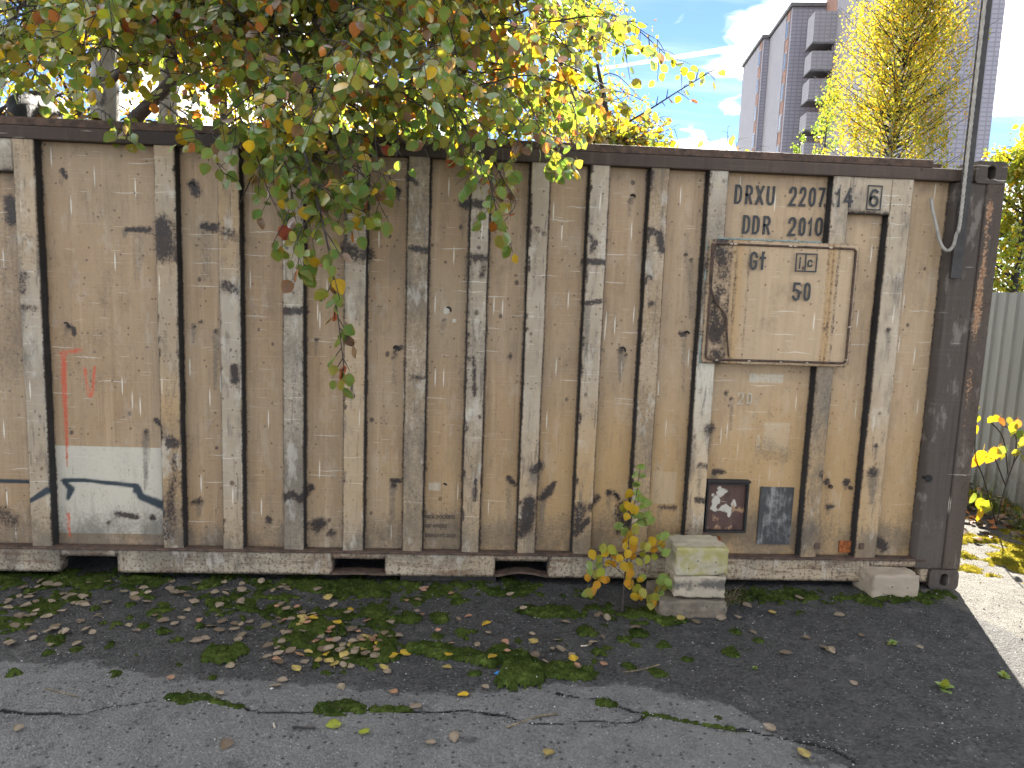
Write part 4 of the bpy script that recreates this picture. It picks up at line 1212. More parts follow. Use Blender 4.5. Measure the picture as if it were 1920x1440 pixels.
class Tree:
    def __init__(s): s.wood = MB(); s.P = []; s.T = []; s.N = []; s.S = []; s.C = []; s.near = []

    def leaf(s, p, t, n, size, c, near=False):
        s.P.append(p); s.T.append(t); s.N.append(n); s.S.append(size); s.C.append(c); s.near.append(near)

    def spray(s, pts, r0=.006, side=.16, nside=None, size=.07, weights=None, gap=.05, env=None, near=False, droop=.6, n=6, keep=1.):
        """a leafy branch along a path: side twigs with leaves that hang from stalks"""
        path = smooth_path(pts, 6); L = [0]
        for a, b in zip(path[:-1], path[1:]): L.append(L[-1] + np.linalg.norm(b - a))
        tot = L[-1]
        s.wood.tube(path, [r0 * (1 - .75 * l / tot) for l in L], 5)
        nside = nside or max(3, int(tot / .07))
        for k in range(nside + 1):
            u = (k + rng.uniform(-.3, .3)) / nside; u = min(max(u, .08), 1)
            i = min(int(np.searchsorted(L, u * tot)), len(path) - 1); p0 = path[i]; d = path[i] - path[max(i - 1, 0)]; d = d / (np.linalg.norm(d) + 1e-9)
            q = rng.normal(0, 1, 3); q -= d * (q @ d); q /= np.linalg.norm(q) + 1e-9
            dirn = d * .7 + q * .9 + np.array((0, 0, -droop * rng.uniform(0, 1))); dirn /= np.linalg.norm(dirn)
            ln = side * rng.uniform(.4, 1.25) * (1 - .4 * u)
            tw = [p0 + dirn * ln * f + np.array((0, 0, -.25 * ln * f * f)) for f in (0, .35, .7, 1)]
            if env is not None:
                X, Y, _ = proj(np.array(tw[-1]))
                if Y > env(X) + 12: continue
            s.wood.tube(tw, [r0 * .4, r0 * .33, r0 * .26, r0 * .18], 4)
            m = max(2, int(ln / gap))
            cl = pick(weights, m)
            for j in range(m):
                if rng.random() > keep: continue
                f = (j + .6) / m; b = tw[0] + (tw[3] - tw[0]) * f + np.array((0, 0, -.25 * ln * f * (f - 1) * 0))
                o = rng.normal(0, 1, 3) * np.array((.8, .8, .5)); t = o + np.array((0, 0, -.9)) + dirn * .3; t /= np.linalg.norm(t)
                pp = b + t * .025
                if env is not None:
                    X, Y, _ = proj(pp + t * size)
                    if Y > env(X): continue
                    if any(x0 < X < x1 and y0 < Y < y1 for x0, y0, x1, y1 in CLEAR) and rng.random() < .8: continue
                nrm = rng.normal(0, 1, 3) * .7 + np.array((0, -1.15, .5))
                s.leaf(pp, t, nrm, size * rng.uniform(.65, 1.2), cl[j], near)

    def finish(s, root, mat, wood_mat, nparts=300, small=False):
        s.wood.build('branches', MAT[wood_mat], root, True)
        P = np.array(s.P)
        X, Y, D = proj(P)
        vis = (X > 0) & (X < 1920) & (Y > -5) & (Y < 1440)
        score = np.array(s.S) / D * vis + np.array(s.near) * vis * .05
        order = np.argsort(-score)
        parts = [i for i in order[:nparts] if vis[i]]
        for i in parts: leaf_obj(P[i], np.array(s.T[i]), np.array(s.N[i]), s.S[i], s.C[i], mat, root)
        rest = np.setdiff1d(np.arange(len(P)), parts)
        if len(rest):
            leaf_cloud('foliage', P[rest], np.array(s.T)[rest], np.array(s.N)[rest], np.array(s.S)[rest], [s.C[i] for i in rest], mat, root, small, kind='stuff')


def trunk(root, pts, rad, mat, n=12):
    m = MB(); path = smooth_path(pts, 5); k = len(path)
    rr = np.interp(np.linspace(0, 1, k), np.linspace(0, 1, len(rad)), rad) * (1 + .06 * np.array([math.sin(i * 1.7) for i in range(k)]))
    m.tube(path, list(rr), n); return m.build('trunk', MAT[mat], root, True)


MIX_FG = {'green': 5, 'green2': 6, 'olive': 3, 'mauve': .5, 'orange': 1.2, 'brown': .3, 'yellow': 1.3, 'lime': 2, 'red': .1}
MIX_HANG = {'green': 5, 'green2': 4, 'olive': 1.5, 'lime': .8, 'yellow': .7, 'mauve': .6, 'orange': .4, 'red': .25, 'brown': .3}
MIX_BG = {'yellow': 4, 'gold': 1.6, 'lime': 3, 'olive': 3, 'green2': 1.5, 'brown': .6}
EX = [-400, 0, 60, 200, 260, 300, 360, 450, 470, 560, 690, 730, 800, 860, 980, 1000, 1100, 1110, 1190, 1260, 1340, 1440]
EY = [180, 190, 205, 240, 285, 285, 320, 330, 400, 430, 440, 330, 290, 330, 340, 330, 320, 250, 215, 230, 200, 150]


def env(x): return float(np.interp(x, EX, EY))


def limb(tree, pts, r0, r1, n=9):
    path = smooth_path(pts, 6); k = len(path); tree.wood.tube(path, list(np.linspace(r0, r1, k)), n); return path


def overhang(tree, rootp, targets, r0, seed_n, size=.072, keep=1., weights=MIX_FG):
    """limbs that arch from the trunk over the roof, each dividing into leafy sprays"""
    for tg in targets:
        a = np.asarray(rootp, float); b = np.asarray(tg, float)
        mid = (a + b) / 2 + np.array((0, 0, .35 + .25 * rng.random()))
        path = limb(tree, [a, a * .6 + mid * .4 + np.array((0, 0, .1)), mid, b * .7 + mid * .3, b], r0, r0 * .22, 6)
        k = len(path)
        for j in range(seed_n):
            i = int(k * rng.uniform(.3, 1)) - 1; p = path[max(i, 1)]
            h = rng.normal(0, 1, 3); h[2] = rng.uniform(-.3, .45); h[1] -= .35; h /= np.linalg.norm(h)
            ln = rng.uniform(.45, 1.0)
            pts = [p, p + h * ln * .5 + np.array((0, 0, .04)), p + h * ln + np.array((0, 0, -.22 * ln))]
            tree.spray(pts, .006, .2, max(6, int(ln / .055)), size, weights, .033, env, False, .6, keep=keep)


def px(*pts): return [at_y(x, y, Y) for x, y, Y in pts]


# tree 1: pale trunk left, overhanging the left third
b = at_y(195, 225, 3.1)
t1 = thing('aspen_tree', (b[0], 3.1, GZ), 'aspen with thick pale grey trunk behind the container, leaning branches over its left end', 'tree')
T = Tree()
trunk(t1, [(b[0], 3.1, GZ - .1), (b[0] + .01, 3.1, 1.6), at_y(197, 225, 3.1), at_y(196, 110, 3.1), at_y(205, 20, 3.08), at_y(222, -160, 3.05), at_y(230, -420, 3.0)], [.15, .14, .125, .105, .085, .06, .03], 'bark_pale')
limb(T, px((200, 160, 3.1), (240, 125, 2.8), (300, 115, 2.2), (350, 95, 1.6)), .035, .015)
rp = at_y(205, 20, 3.08)
overhang(T, rp, px((30, 60, .5), (90, 10, .2), (150, 130, .9), (60, 150, .8), (200, 60, .1), (260, 150, .3), (120, -60, -.2), (-40, 110, .3), (10, -30, .2)), .02, 10, .058, .8)
overhang(T, rp, px((300, 40, .0), (360, 180, .1), (330, 100, -.2), (420, 60, .0)), .022, 15, .058, .97)
T.spray(px((180, 200, .5), (215, 225, -.1), (240, 262, -.25)), .006, .12, 9, .062, MIX_HANG, .034, None, True)
T.spray(px((300, 190, .3), (360, 240, -.2), (395, 290, -.3), (420, 325, -.32)), .007, .14, 12, .062, MIX_FG, .045, None, True)
T.spray(px((40, 90, .3), (70, 140, .1), (110, 180, .0)), .006, .16, 9, .075, MIX_HANG, .05, None, True)
T.finish(t1, 'leaf', 'twig')

# tree 2: slimmer pale trunk and the leaning dark limb; carries the long hanging spray
b = at_y(315, 228, 3.4)
t2 = thing('aspen_tree', (b[0], 3.4, GZ), 'aspen with slim pale trunk behind the container, long leafy spray hanging down its front', 'tree')
T = Tree()
trunk(t2, [(b[0], 3.4, GZ - .1), (b[0], 3.4, 1.5), at_y(316, 228, 3.4), at_y(318, 100, 3.4), at_y(322, 0, 3.4), at_y(330, -200, 3.35)], [.11, .1, .088, .08, .07, .03], 'bark_pale')
limb(T, px((250, 225, 3.0), (290, 185, 2.9), (322, 150, 2.8), (342, 100, 2.6), (352, 20, 2.4), (380, -80, 2.0)), .06, .035)
rp = at_y(360, -60, 2.2)
overhang(T, rp, px((450, 80, .2), (520, 30, .0), (560, 150, -.2), (480, 190, -.1), (620, 90, -.1), (600, 210, -.3), (660, 170, .0), (560, -60, -.2), (700, 60, .1), (680, 220, -.2), (430, 150, .4), (640, -20, .2)), .022, 15, .058, .97)
T.spray(px((520, 180, .0), (565, 270, -.35), (590, 360, -.45), (606, 420, -.5), (622, 500, -.5), (632, 580, -.5), (645, 690, -.5)), .009, .13, 34, .068, MIX_HANG, .032, None, True, .8, keep=.95)
T.spray(px((480, 200, .0), (520, 290, -.35), (545, 350, -.42), (540, 400, -.45), (515, 450, -.45)), .007, .16, 16, .066, MIX_HANG, .032, None, True, .6)
T.spray(px((575, 330, -.42), (630, 375, -.45), (680, 395, -.45)), .006, .14, 10, .062, MIX_HANG, .032, None, True, .6)
T.spray(px((500, 230, -.1), (530, 300, -.4), (575, 340, -.5), (640, 350, -.52)), .006, .17, 16, .066, MIX_HANG, .034, None, True, .6)
T.spray(px((560, 240, -.1), (600, 300, -.3), (660, 310, -.38), (730, 330, -.4)), .006, .17, 15, .066, MIX_HANG, .034, None, True, .5)
T.spray(px((450, 220, 0), (480, 290, -.3), (500, 350, -.36), (520, 395, -.4)), .006, .16, 14, .066, MIX_HANG, .034, None, True, .5)
for x_, y_, e_ in ((440, 200, 300), (500, 210, 310), (560, 230, 330), (620, 230, 330), (660, 220, 320), (700, 220, 330), (540, 260, 380), (650, 260, 390), (740, 220, 300), (590, 280, 400)):
    T.spray(px((x_ - 20, y_ - 40, .1), (x_, y_, -.2), (x_ + rng.uniform(0, 25), (y_ + e_) / 2, -.38), (x_ + rng.uniform(-10, 40), e_, -.45)), .005, .15, 12, .062, MIX_HANG, .036, None, True, .6, keep=.55)
T.spray(px((590, 400, -.46), (560, 440, -.5), (560, 500, -.5)), .005, .12, 9, .064, MIX_HANG, .032, None, True, .6)
T.spray(px((600, 200, .0), (640, 290, -.3), (690, 340, -.4), (720, 400, -.42)), .006, .15, 14, .066, MIX_HANG, .032, None, True, .6, keep=.8)
T.finish(t2, 'leaf', 'twig')

# tree 3: right part of the overhang
b = at_y(850, 240, 4.2)
t3 = thing('aspen_tree', (b[0], 4.2, GZ), 'aspen behind the middle of the container with short drooping branches over the top rail', 'tree')
T = Tree()
trunk(t3, [(b[0], 4.2, GZ - .1), (b[0], 4.2, 1.5), at_y(850, 200, 4.2), at_y(855, 60, 4.1), at_y(860, -160, 4.0), at_y(850, -420, 3.8)], [.1, .09, .075, .06, .045, .02], 'bark_dark')
rp = at_y(860, -130, 4.0)
overhang(T, rp, px((760, 60, .3), (800, 140, .1), (840, 60, -.1), (870, 190, -.2), (930, 110, -.1), (760, 210, .1), (1000, 170, .0), (900, -40, -.2), (980, 40, .2), (1060, 100, .3), (1080, 190, .1), (820, 250, -.1)), .022, 15, .058, .95)
T.spray(px((840, 190, -.1), (890, 270, -.35), (915, 330, -.42), (930, 390, -.45), (950, 440, -.45)), .007, .13, 18, .06, MIX_HANG, .042, None, True, .7, keep=.9)
for x_, y_, e_ in ((800, 200, 280), (850, 220, 300), (880, 240, 330), (930, 230, 340), (960, 220, 310), (1000, 210, 290), (1040, 220, 300), (1075, 200, 300), (910, 300, 400), (945, 340, 420)):
    T.spray(px((x_ - 20, y_ - 40, .1), (x_, y_, -.2), (x_ + rng.uniform(0, 25), (y_ + e_) / 2, -.35), (x_ + rng.uniform(-5, 35), e_, -.42)), .005, .13, 11, .06, MIX_HANG, .036, None, True, .6, keep=.6)
T.spray(px((930, 190, -.1), (990, 240, -.3), (1040, 290, -.4), (1060, 312, -.4)), .006, .14, 12, .066, MIX_HANG, .032, None, True, .5)
T.spray(px((1010, 100, .0), (1080, 130, -.2), (1130, 160, -.3), (1165, 190, -.3)), .006, .14, 10, .065, {'yellow': 2, 'lime': 2, 'orange': 1.2, 'green2': 2}, .05, None, True, .6)
T.spray(px((1040, 40, .0), (1110, 30, -.1), (1150, 40, -.2)), .006, .14, 7, .065, MIX_FG, .05, None, True, .4, keep=.7)
T.finish(t3, 'leaf', 'twig')

# tree 4: low branch poking over the roof further right
b = at_y(1150, 270, 3.6)
t4 = thing('aspen_shrub', (b[0], 3.6, GZ), 'young aspen behind the container with yellow-green leaves and one long twig reaching towards the tower', 'tree')
T = Tree()
trunk(t4, [(b[0], 3.6, GZ - .1), (b[0] + .1, 3.6, 1.4), at_y(1140, 250, 3.5), at_y(1120, 120, 3.4)], [.05, .045, .03, .015], 'bark_dark')
T.spray(px((1140, 250, 3.5), (1210, 210, 3.0), (1270, 172, 2.8), (1340, 130, 2.7)), .012, .22, 16, .075, {'olive': 3, 'green2': 3, 'lime': 1, 'orange': .7, 'mauve': 1}, .06, None, True, .3, keep=.7)
for k in range(60):
    x, y = rng.uniform(1070, 1265), rng.uniform(215, 290)
    T.spray(px((1140, 290, 3.5), ((x + 1140) / 2, (y + 270) / 2, 3.4), (x, y, rng.uniform(2.8, 3.9))), .009, .2, 11, .062, {'lime': 3, 'olive': 3, 'yellow': 1.4, 'green2': 3, 'orange': .8}, .06, None, False, .3, keep=.75)
for (x, y) in ((1330, 262), (1365, 238), (1385, 262), (1345, 278), (1425, 275)):
    T.spray(px((1360, 330, 2.9), ((x + 1360) / 2, 300, 2.8), (x, y, 2.7)), .006, .15, 6, .07, {'lime': 2, 'olive': 2, 'mauve': 2, 'orange': 1.3}, .06, None, False, .2, keep=.55)
T.finish(t4, 'leaf', 'twig')


# background trees, small leaves, backlit
def bg_tree(name, label, x0, y0, spread, zlo, zhi, n, weights, mat='leaf_bg', leaf=.06, trunk_r=.07, clumps=40, bark='bark_dark', lean=0., droop=.3, cat='tree', group=None, top_narrow=.4, parts=0):
    r = thing(name, (x0, y0, GZ), label, cat, group)
    T = Tree()
    trunk(r, [(x0, y0, GZ - .1), (x0 + lean * .3, y0, zlo), (x0 + lean * .7, y0, (zlo + zhi) / 2), (x0 + lean, y0, zhi)], [trunk_r, trunk_r * .85, trunk_r * .6, trunk_r * .2], bark, 9)
    per = max(6, n // clumps)
    for c in range(clumps):
        f = rng.random(); z = zlo + (zhi - zlo) * f
        w = spread * (1 - (1 - top_narrow) * f ** 2) * (.55 + .6 * rng.random())
        a = rng.uniform(0, 6.283); d = np.array((math.cos(a), math.sin(a), 0)) * w
        o = np.array((x0 + lean * f, y0, z)); e = o + d + np.array((0, 0, rng.uniform(-.1, .5) * w - droop * w * .5))
        m = o + d * .5 + np.array((0, 0, .18 * w))
        path = smooth_path([o - np.array((0, 0, .15 * w)), m, e], 4)
        T.wood.tube(path, list(np.linspace(trunk_r * .28, .004, len(path))), 5)
        cl = pick(weights, per)
        sig = np.array((.28, .28, .24)) * max(.5, w * .62)
        for j in range(per):
            u = rng.uniform(.2, 1); i = min(int(u * (len(path) - 1)), len(path) - 1)
            p = path[i] + rng.normal(0, 1, 3) * sig * .62 + np.array((0, 0, -droop * abs(rng.normal(0, 1)) * .5))
            t = rng.normal(0, 1, 3) + np.array((0, 0, -.7)); t /= np.linalg.norm(t)
            T.leaf(p, t, rng.normal(0, 1, 3), leaf * rng.uniform(.65, 1.3), cl[j])
    T.finish(r, mat, 'bark_dark', parts, True)
    return r


BGW = 'yellowing trees behind the container'
p = at_y(15, 240, 4.6); bg_tree('birch_tree', 'thin dark-stemmed tree at the far left edge with sparse bright yellow leaves', p[0], 4.6, 1.5, 1.9, 5.5, 3610, MIX_BG, lean=-.3, clumps=40)
p = at_y(128, 240, 5.4); bg_tree('birch_tree', 'dark-stemmed tree with golden leaves seen between the two pale aspen trunks and the left edge', p[0], 5.4, 1.6, 1.9, 6, 4370, MIX_BG, lean=.2, clumps=46, trunk_r=.09)
p = at_y(420, 240, 6.2); bg_tree('birch_tree', 'golden-leaved tree behind the container, just right of the slim aspen trunk', p[0], 6.2, 1.7, 1.9, 6.5, 4750, MIX_BG, clumps=46)
p = at_y(600, 240, 7.0); bg_tree('birch_tree', 'yellow-green backlit tree behind the container above its fifth rib', p[0], 7.0, 1.8, 1.9, 6, 4940, MIX_BG, clumps=46)
p = at_y(760, 240, 6.4); bg_tree('birch_tree', 'yellow bushy tree showing low over the top rail near the middle of the container', p[0], 6.4, 1.5, 1.8, 4.2, 4180, MIX_BG, clumps=40)
p = at_y(940, 240, 7.5); bg_tree('birch_tree', 'loose olive tree behind the middle aspen with sky showing through', p[0], 7.5, 1.7, 1.9, 5.0, 3800, {'olive': 4, 'yellow': 2, 'lime': 2, 'green2': 2}, clumps=40)
for k, (x_, y_, w_, lab) in enumerate(((330, 4.9, 1.3, 'low golden shrub glowing behind the roof edge between the pale trunks'), (520, 5.2, 1.3, 'low yellow shrub behind the roof edge above the fourth rib'), (690, 5.0, 1.2, 'low lime-yellow shrub behind the roof edge under the long hanging branch'), (900, 5.4, 1.2, 'low yellow-green shrub behind the roof edge under the middle aspen'))):
    p = at_y(x_, 240, y_); bg_tree('shrub', lab, p[0], y_, w_, .9, 3.0, 2600, {'yellow': 4, 'gold': 1, 'lime': 4, 'olive': 2}, clumps=44, trunk_r=.04, cat='shrub', leaf=.055)
p = at_y(1075, 240, 13); bg_tree('birch_tree', 'tall pale grey-green feathery tree reaching the top of the picture against blue sky', p[0], 13, 1.9, 1.6, 8.0, 9500, {'green2': 3, 'olive': 3, 'mauve': 1, 'orange': .5}, clumps=110, leaf=.085, top_narrow=.6)
p = at_y(1165, 240, 15); bg_tree('birch_tree', 'bluish green small-leaved tree standing in front of the white cloud', p[0], 15, 1.9, 1.4, 5.2, 8500, {'green': 3, 'green2': 4, 'olive': 1}, clumps=90, leaf=.09, top_narrow=.5)


# the big yellow birch in front of the tower block: drooping strands
def weeping_birch():
    D = 30.; b = at_d(1660, 300, D); x0, y0 = b[0], b[1]
    r = thing('birch_tree', (x0, y0, GZ), 'tall yellow weeping birch standing in front of the grey tower block', 'tree')
    T = Tree(); ztop = at_d(1690, -60, D)[2]
    trunk(r, [(x0, y0, GZ - .1), (x0 + .05, y0, 3), (x0 + .1, y0, 7), (x0 + .5, y0, ztop)], [.2, .16, .1, .02], 'bark_pale')
    wt = {'yellow': 3, 'gold': .3, 'lime': 5, 'olive': 2.4}; lowt = {'yellow': 1.5, 'lime': 5, 'olive': 4, 'green2': 1.8}
    for k in range(360):
        f = rng.random() ** .8; z = 2.2 + (ztop - 2.2) * f
        half = np.interp(z, [2, 5, 7.2, 8.9, 11, 12.6, ztop], [2.4, 2.8, 3.0, 3.2, 2.9, 2.5, 1.2]) * rng.uniform(.1, 1.1) ** .5
        a = rng.uniform(0, 6.283); d = np.array((math.cos(a), math.sin(a), 0)) * half
        o = np.array((x0 + .1 + .3 * f, y0, z - .5)); e = o + d + np.array((0, 0, .9 + .25 * half)); m = o + d * .5 + np.array((0, 0, .7))
        path = smooth_path([o, m, e], 4); T.wood.tube(path, list(np.linspace(.03, .006, len(path))), 4)
        for s_ in range(7):
            u = rng.uniform(.45, 1); i = min(int(u * (len(path) - 1)), len(path) - 1); p = path[i] + rng.normal(0, .12, 3)
            ln = rng.uniform(.5, 1.7); sway = rng.normal(0, .1, 2)
            nn = int(ln * 14); cl = pick(wt if z > 7 + rng.normal(0, 1.5) else lowt, nn)
            for j in range(nn):
                q = p + np.array((sway[0] * j / nn, sway[1] * j / nn, -ln * j / nn)) + rng.normal(0, .05, 3)
                t = rng.normal(0, 1, 3) * .7 + np.array((0, 0, -1)); T.leaf(q, t, rng.normal(0, 1, 3), rng.uniform(.07, .125), cl[j])
    T.finish(r, 'leaf_bg', 'bark_dark', 0, True)


weeping_birch()
p = at_d(1545, 290, 44); bg_tree('tree', 'dark green tree climbing beside the tower balconies left of the yellow birch', p[0], p[1], 1.35, 4, at_d(1545, 150, 44)[2], 2600, {'green': 5, 'green2': 2}, leaf=.14, clumps=50, droop=.5, top_narrow=.75)
p = at_d(1498, 290, 44); bg_tree('tree', 'small green bush top showing at the foot of the tower balconies', p[0], p[1], .8, 4, at_d(1498, 248, 44)[2], 900, {'green': 4, 'green2': 3}, leaf=.14, clumps=24)
p = at_y(1905, 400, 9.)
bg_tree('birch_tree', 'bright green leafy tree behind the metal fence at the right edge', p[0] + .15, 9., 1.3, .7, 4.6, 9000, {'lime': 4, 'green2': 4, 'olive': 2, 'yellow': 1.6}, leaf=.085, clumps=80, trunk_r=.06, parts=200)
p = at_y(1900, 400, 12.5)
bg_tree('tree', 'dark green conifer-like bush behind the fence, deep in the shade of the birch', p[0] + .2, 12.5, 1.9, .5, 3.4, 5200, {'green': 5, 'green2': 1}, leaf=.075, clumps=44, trunk_r=.06)

# ------------------------------------------------------------------ tower block
def tower():
    uaz = RAD(9.4); eu = np.array((math.sin(uaz), math.cos(uaz), 0)); en = np.array((math.cos(uaz), -math.sin(uaz), 0)); ez = np.array((0, 0, 1.))
    ZR = 28.7
    O = at_d(1640, 150, 59.5); O[2] = 0
    def rel(p): d_ = np.asarray(p) - O; return d_ @ en, d_ @ eu
    def zpx(py, D=70.): return at_d(1530, py, D)[2]
    root = thing('tower_block', O + np.array((0, 0, GZ)), 'tall grey tiled tower block with stepped sections, balconies and orange window strips', 'building')

    def tile(name, a, b, sc, mort, bump=.3):
        def f(g):
            co = g.n('TexCoord').outputs['Object']
            # tile along the wall: u from horizontal position, v from height
            geo = g.n('NewGeometry'); nrm = geo.outputs['Normal']
            x, y, z = g.sep(co)[:3]
            du = g.n('VectorMath', {'operation': 'DOT_PRODUCT'}, i0=co, i1=tuple(eu)).outputs[1]
            dn = g.n('VectorMath', {'operation': 'DOT_PRODUCT'}, i0=co, i1=tuple(en)).outputs[1]
            facing = g.m('GREATER_THAN', g.m('ABSOLUTE', g.n('VectorMath', {'operation': 'DOT_PRODUCT'}, i0=nrm, i1=tuple(eu)).outputs[1]), .7)
            h = g.m('ADD', g.m('MULTIPLY', facing, dn), g.m('MULTIPLY', g.m('SUBTRACT', 1.0, facing), du))
            uv = g.comb(h, z, 0.0)
            br = g.n('TexBrick', {'offset': 0.0}, Vector=uv, Color1=a, Color2=b, Mortar=mort, Scale=sc)
            br.inputs['Mortar Size'].default_value = .055; br.inputs['Brick Width'].default_value = .5; br.inputs['Row Height'].default_value = .34
            c = br.outputs[0]
            c = g.mix(g.ss(g.noise(co, .5, 4, .6), .3, .7, 0, .3), c, tuple(v * .7 for v in a))
            return {'Base Color': c, 'Roughness': .6}
        return principled(name, f)
    MT = tile('grey_facade_tile', (.31, .3, .35), (.28, .272, .32), 1.0, (.2, .195, .23))
    MT2 = tile('pale_facade_tile', (.33, .312, .335), (.3, .284, .306), 1.0, (.23, .218, .235))
    MO = simple('orange_render', (.3, .17, .125), .8, .2, 2)
    MW = simple('white_window_frame', (.38, .38, .39), .5, .05, 5)
    MG = principled('window_glass', lambda g: {'Base Color': (.05, .06, .075), 'Roughness': .25, 'Specular IOR Level': .4})
    MC = simple('roof_capping', (.12, .12, .125), .7, .2, 2)

    def box(name, a0, a1, b0, b1, z0, z1, mat, parent=root):
        m = MB(); m.obox(O + en * a0 + eu * b0 + ez * z0, en * (a1 - a0), eu * (b1 - b0), ez * (z1 - z0)); return m.build(name, mat, parent)
    a1, b1 = rel(at_z(1487, 13, ZR)); a2, b2 = rel(at_z(1433, 72, ZR)); a2f, b2f = rel(at_z(1395, 127, ZR))
    am = 0.; bm = rel(at_d(1553, 150, 72))[1]; W_ = 8.9
    parts = [('wall', am, W_, 0, bm, 36, MT), ('wall', a1, W_, b1, b2 - .05, ZR, MT), ('wall', a2, W_, b2, b2f, ZR, MT)]
    for nm, x0, x1, y0, y1, zz_, mt in parts:
        box(nm, x0, x1, y0, y1, GZ, zz_, mt)
        rf = box('roof_capping', x0 - .25, x1 + .25, y0 - .25, y1, zz_ + .01, zz_ + .35, MC)
    # pale long-side cladding, set just proud of the walls
    box('side_cladding', am - .06, am - .004, .3, bm - 1.2, GZ, 35.9, MT2)
    box('side_cladding', a1 - .06, a1 - .004, b1 + 2.2, b2 - .2, GZ, ZR - .05, MT2)
    box('side_cladding', a2 - .06, a2 - .004, b2 + 2.0, b2f, GZ, ZR - .05, MT2)
    # orange render strips beside the balconies and on the stair bays
    box('render_strip', am - .07, am - .005, bm - 1.15, bm + .05, GZ, 35.8, MO)
    box('link_wall', am + .1, W_, bm + .051, b1 - .05, GZ, 34, MO)
    for aa, bb in ((a1, b1), (a2, b2)):
        box('render_strip', aa - .05, aa - .004, bb + .65, bb + 1.95, GZ, ZR - .06, MO)
        for k in range(9):
            z = 2.0 + k * 2.95
            w = box('window', aa - .1, aa - .052, bb + .75, bb + 1.8, z + .5, z + 2.15, MW)
            box('pane', aa - .13, aa - .102, bb + .85, bb + 1.7, z + .6, z + 2.05, MG, w)
    # balconies on the orange strip
    lv = [(20, 76), (92, 126), (143, 181), (205, 237), (262, 292), (318, 348)]
    for k, (ya, yb2) in enumerate(lv):
        zt_, z0 = zpx(ya), zpx(yb2); h = zt_ - z0
        bl = box('balcony', am - 2.0, am - .08, bm - 1.4, bm + 1.0, z0, z0 + h, MT2)
        box('balcony_floor', am - 2.06, am - .075, bm - 1.46, bm + 1.06, z0 - .16, z0 - .01, MC, bl)
        if k:
            w = box('window', am - .13, am - .075, bm - .95, bm - .05, zt_ + .1, zt_ + 1.35, MW)
            box('pane', am - .16, am - .132, bm - .88, bm - .55, zt_ + .2, zt_ + 1.28, MG, w)
            box('pane', am - .16, am - .132, bm - .47, bm - .12, zt_ + .2, zt_ + 1.28, MG, w)


tower()

# ------------------------------------------------------------------ blocks
def block(name, c, w, d, h, mat, label, seed, rot=0., rough=.006, rad=.02, chip=None):
    bm = bmesh.new(); bmesh.ops.create_cube(bm, size=1)
    for v in bm.verts: v.co.x *= w; v.co.y *= d; v.co.z *= h
    bmesh.ops.bevel(bm, geom=bm.edges[:], offset=rad, segments=3, affect='EDGES', profile=.6)
    bmesh.ops.triangulate(bm, faces=[f for f in bm.faces if len(f.verts) > 4])
    bmesh.ops.subdivide_edges(bm, edges=[e for e in bm.edges if e.calc_length() > .04], cuts=11, use_grid_fill=True)
    rr = random.Random(seed)
    from mathutils import noise as mn
    for v in bm.verts:
        n = mn.fractal(v.co * 16 + Vector((seed, 0, 0)), .8, 2., 5); v.co += v.co.normalized() * n * rough
        if chip is not None:
            e = abs(v.co.x) / w * 2 + abs(v.co.z) / h * 2
            if e > 1.6 and mn.noise(v.co * 21 + Vector((seed, 3, 0))) > .12: v.co *= .935
    me = bpy.data.meshes.new(name); bm.to_mesh(me); bm.free()
    me.materials.append(MAT[mat])
    a = me.attributes.new('stain', 'FLOAT', 'POINT'); a.data.foreach_set('value', [float(.75 if mat != 'block_mid' else np.clip(1.1 - abs(v.co.z - .1 * h) / h * 2.6, 0, 1)) * (1 if v.co.y < -d * .35 else .25) for v in me.vertices])
    for p in me.polygons: p.use_smooth = True
    o = link(name, me); o.location = c; o.rotation_euler.z = rot
    return tag(o, label, 'concrete block')


q = at_z(1307, 1157, GZ); yb_ = q[1] + .1
block('concrete_block', (q[0] - .03, yb_ + .04, .03), .36, .30, .1, 'block_base', 'rough brown concrete slab on the ground under the two stacked blocks', 3, .03, .012, .012, 1)
block('concrete_block', (q[0] + .01, yb_ + .02, .15), .272, .22, .12, 'block_mid', 'pale concrete block with black soot band, middle of the stack by the sapling', 11, -.02, .006, .012, 1)
block('concrete_block', (q[0] + .01, yb_ + .02, .286), .28, .225, .15, 'block_top', 'lichen-yellow concrete block on top of the stack by the sapling', 19, .02, .007, .013, 1)
q = at_z(1675, 1122, GZ)
block('concrete_block', (q[0], q[1] + .1, .055), .28, .22, .15, 'block_tan', 'single tan concrete block wedged below the right end of the container', 27, .05, .008, .018, 1)

# ------------------------------------------------------------------ sapling
def zp(zx, zy): return 1060 + zx / 4.5, 860 + zy / 4.5


